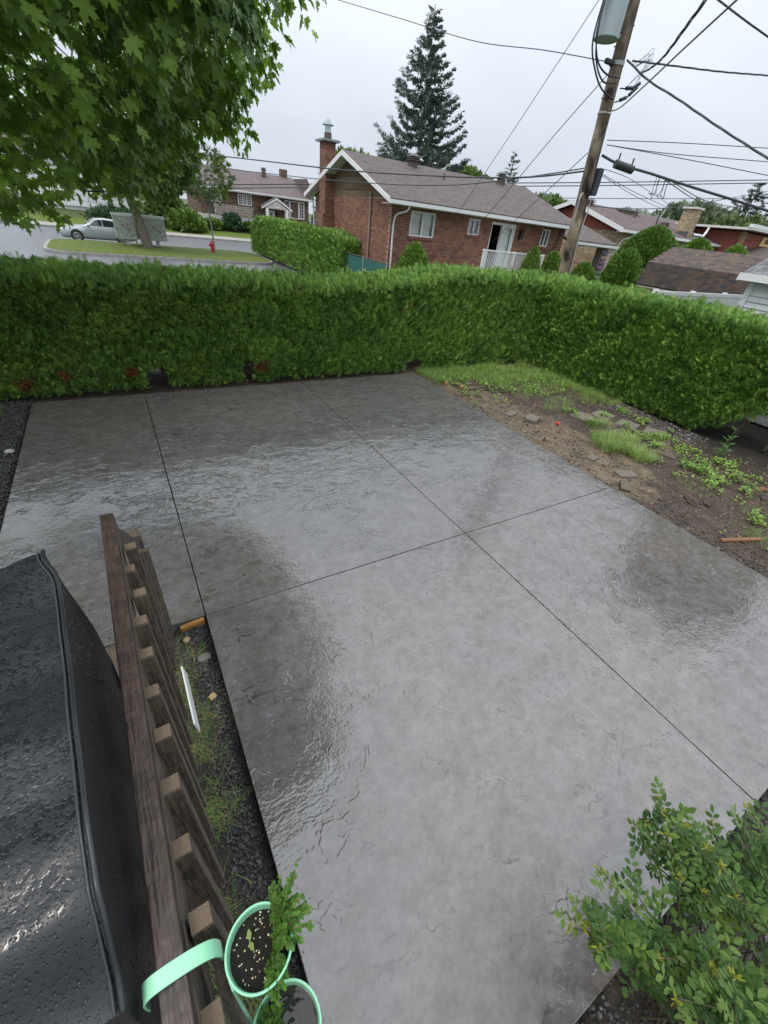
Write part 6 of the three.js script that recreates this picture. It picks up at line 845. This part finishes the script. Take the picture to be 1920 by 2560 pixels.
  const ti = new THREE.InstancedMesh(new THREE.BoxGeometry(1, 1, 1), std([1, 1, 1], 0.85), tm.length); ti.name = 'bark_litter'; ti.userData = { kind: 'stuff', label: 'scattered bark bits and twigs on the bare soil', category: 'litter' }; tm.forEach((m, i) => { ti.setMatrixAt(i, m); ti.setColorAt(i, tc[i]); }); shadows(ti); scene.add(ti);
  // single things lying in the yard
  const pav = std([0.24, 0.205, 0.17], 0.75, { map: concTex, bumpMap: soilBump, bumpScale: 0.01 }), pavD = std([0.18, 0.145, 0.11], 0.7, { map: soilTex });
  const at = (x, z, dy = 0) => [x, gy(x, z) + dy, z];
  solo('paver', rbox(0.30, 0.09, 0.24, 0.012).rotateZ(0.06), pav, 'thick grey brown paving block lying on the sand beside the red flower', 'paver', at(6.98, -5.28, 0.05), 0.5);
  solo('paver', rbox(0.2, 0.07, 0.2, 0.012), pavD, 'broken brown paver corner tucked against the thick paving block', 'paver', at(7.2, -5.33, 0.015), 0.9);
  solo('paver', rbox(0.34, 0.06, 0.16, 0.01), pav, 'thin flat grey stone half sunk in the sand before the thick block', 'paver', at(6.80, -5.70, 0.0), 0.3);
  solo('paver', rbox(0.24, 0.05, 0.15, 0.01), pav, 'small flat stone beside the tall grass patch', 'paver', at(6.80, -3.62, 0.012), 0.2);
  solo('paver', rbox(0.34, 0.05, 0.20, 0.01), pav, 'grey flat stone at the foot of the tall grass patch', 'paver', at(6.84, -2.98, 0.015), -0.3);
  solo('paver', rbox(0.24, 0.10, 0.15, 0.012).rotateZ(0.2), pavD, 'dark broken brick against the patio edge at the joint', 'brick', at(6.36, -2.70, 0.03), 0.7);
  const steps = [[8.35, -5.05, 0.1], [8.5, -4.55, 0.15], [8.85, -4.9, 0.12], [8.42, -4.1, -0.1], [8.95, -4.35, 0.1], [8.8, -3.55, 0.2], [9.15, -3.85, 0.1], [8.55, -3.2, -0.2]]; steps.forEach(([x, z, a], i) => solo('stepping_paver', rbox(0.46, 0.06, 0.40, 0.012), i % 2 ? pavD : pav, 'brown square paver sunk among weeds along the hedge', 'paver', at(x, z, -0.012), a + i * 0.05, 'sunken pavers along the hedge'));
  const rf = thing('red_flower', 'small bright red crumpled flower head lying on the sand', 'flower', at(7.36, -4.92, 0.03)); const pet = new THREE.SphereGeometry(0.03, 8, 6); part('flower_head', new THREE.IcosahedronGeometry(0.034, 1), std([0.55, 0.02, 0.025], 0.6), rf); for (let k = 0; k < 7; k++) { const a = k * 0.9; const m = part('petal', ovalLeaf, std([0.6, 0.03, 0.03], 0.6), rf); m.applyMatrix4(orient(V(Math.cos(a) * 0.015, 0.01, Math.sin(a) * 0.015), V(Math.cos(a), 0.6, Math.sin(a)), V(0, 1, 0), 0.05)); }
  const wood = std([0.30, 0.15, 0.07], 0.55, { map: concTex }), raw = std([0.48, 0.33, 0.17], 0.7, { map: concTex }), br = std([0.055, 0.035, 0.028], 0.8);
  solo('wooden_stake', rbox(0.68, 0.035, 0.05, 0.004), wood, 'wet reddish wooden stake lying on the dark soil', 'stake', at(6.72, -1.13, 0.03), -0.364);
  const bpos = [[7.0, -7.45, 0.9, 0.2], [7.35, -7.2, 1.1, -0.15], [7.6, -7.0, 0.8, 0.1], [7.2, -7.05, 0.7, -0.4], [7.85, -6.75, 0.7, 0.3]]; bpos.forEach(([x, z, L, a], i) => { const p = []; for (let k = 0; k <= 5; k++) { const s = (k / 5 - 0.5) * L, X = x + s * Math.cos(a), Z = z + s * Math.sin(a); p.push([X - x, gy(X, Z) - gy(x, z) + 0.02 + 0.02 * n3(k, i, 2), Z - z + 0.03 * n3(k * 2, i * 3, 5)]); } solo('fallen_branch', taper(p, 0.016, 0.006, 6, 12), br, 'thin dark fallen branch on the sand by the back corner of the patio', 'branch', at(x, z), 0, 'fallen branches by the patio corner'); });
  [[8.55, -1.55, 0.2, 'curled dark bark piece'], [8.9, -1.7, -0.4, 'reddish bark slab'], [7.35, -1.9, 0.5, 'rotten root chunk'], [7.1, -2.0, 1.1, 'small rotten root chunk']].forEach(([x, z, a, n], i) => { const g = new THREE.IcosahedronGeometry(0.1, 2), p = g.attributes.position; for (let k = 0; k < p.count; k++) { const q = 0.8 + 0.5 * n3(p.getX(k) * 14 + i * 5, p.getY(k) * 14, p.getZ(k) * 14); p.setXYZ(k, p.getX(k) * q * 1.8, p.getY(k) * q * 0.4, p.getZ(k) * q * 0.8); } g.computeVertexNormals(); solo('bark_chunk', g, i === 1 ? std([0.16, 0.07, 0.04], 0.8) : br, n + ' on the dark soil ' + ['beyond the wooden stake', 'beside the curled bark piece', 'near the patio edge', 'beside the larger rotten root'][i], 'bark', at(x, z, 0.02), a); });
  [[6.72, -7.3, 0.3, 'orange brown brick fragment beside the fallen branches'], [6.5, -7.65, 0.8, 'small orange brick chip near the back corner of the patio']].forEach(([x, z, a, l]) => solo('brick_fragment', rbox(0.16, 0.07, 0.1, 0.012).rotateX(0.2), std([0.42, 0.23, 0.10], 0.8, { map: concTex }), l, 'brick', at(x, z, 0.03), a));
  solo('form_board', rbox(0.2, 0.085, 0.04, 0.004), std([0.50, 0.24, 0.05], 0.5, { map: concTex }), 'short wet orange lumber offcut against the patio corner below the railing', 'lumber', [-0.05, -0.06, -2.745], 0.12);
  [[-0.03, -2.0, 0.5, 'orange wood chip on the gravel beside the white board'], [-0.12, -2.62, 1.0, 'tan wood chip beside the orange lumber offcut']].forEach(([x, z, a, l]) => solo('wood_chip', rbox(0.05, 0.02, 0.045, 0.004).rotateX(0.3), raw, l, 'wood chip', at(x, z, 0.03), a));
  solo('pale_stone', new THREE.IcosahedronGeometry(0.045, 1).scale(1.3, 0.5, 1), std([0.16, 0.15, 0.135], 0.8), 'flat pale stone on the gravel in front of the orange lumber', 'stone', at(-0.02, -2.4, 0.01));
  solo('pale_stone', new THREE.IcosahedronGeometry(0.045, 1).scale(1.3, 0.7, 1), std([0.45, 0.42, 0.38], 0.8), 'small pale stone in the gravel beyond the left patio edge', 'stone', at(-1.72, -6.75, 0.02)); solo('dead_twig', taper([[-0.4, 0.02, 0], [-0.1, 0.05, 0.03], [0.25, 0.03, 0.0]], 0.008, 0.004, 5, 8), std([0.36, 0.25, 0.12], 0.8), 'dry tan twig lying across the gravel left of the patio', 'twig', at(-2.0, -6.4, 0.02), 0.1);
  // tall weed at the foot of the hedge
  const tw = thing('tall_weed', 'tall leafy weed in the dark gap at the end of the right hedge', 'weed', at(9.5, -2.75)); for (let s = 0; s < 3; s++) { const tip = V(0.15 - s * 0.22, 0.62 - s * 0.14, 0.1 * s); part('stem', taper([[0, 0, 0], [tip.x * 0.4, tip.y * 0.6, tip.z * 0.4], tip.toArray()], 0.008, 0.003, 5, 6), rachM(), tw); for (let k = 1; k < 9; k++) { const p = tip.clone().multiplyScalar(k / 9), a = k * 2.2; const m = part('leaf', ovalLeaf, weedM(), tw); m.applyMatrix4(orient(p, V(Math.cos(a), 0.3, Math.sin(a)), V(0, 1, 0), 0.07, 0.14, 0.1)); } }
}
function rachM() { return rachM.m || (rachM.m = std([0.12, 0.2, 0.05], 0.6)); } function weedM() { return weedM.m || (weedM.m = phys([0.10, 0.24, 0.05], 0.5, leafTrans)); }
renderer.render(scene, camera);
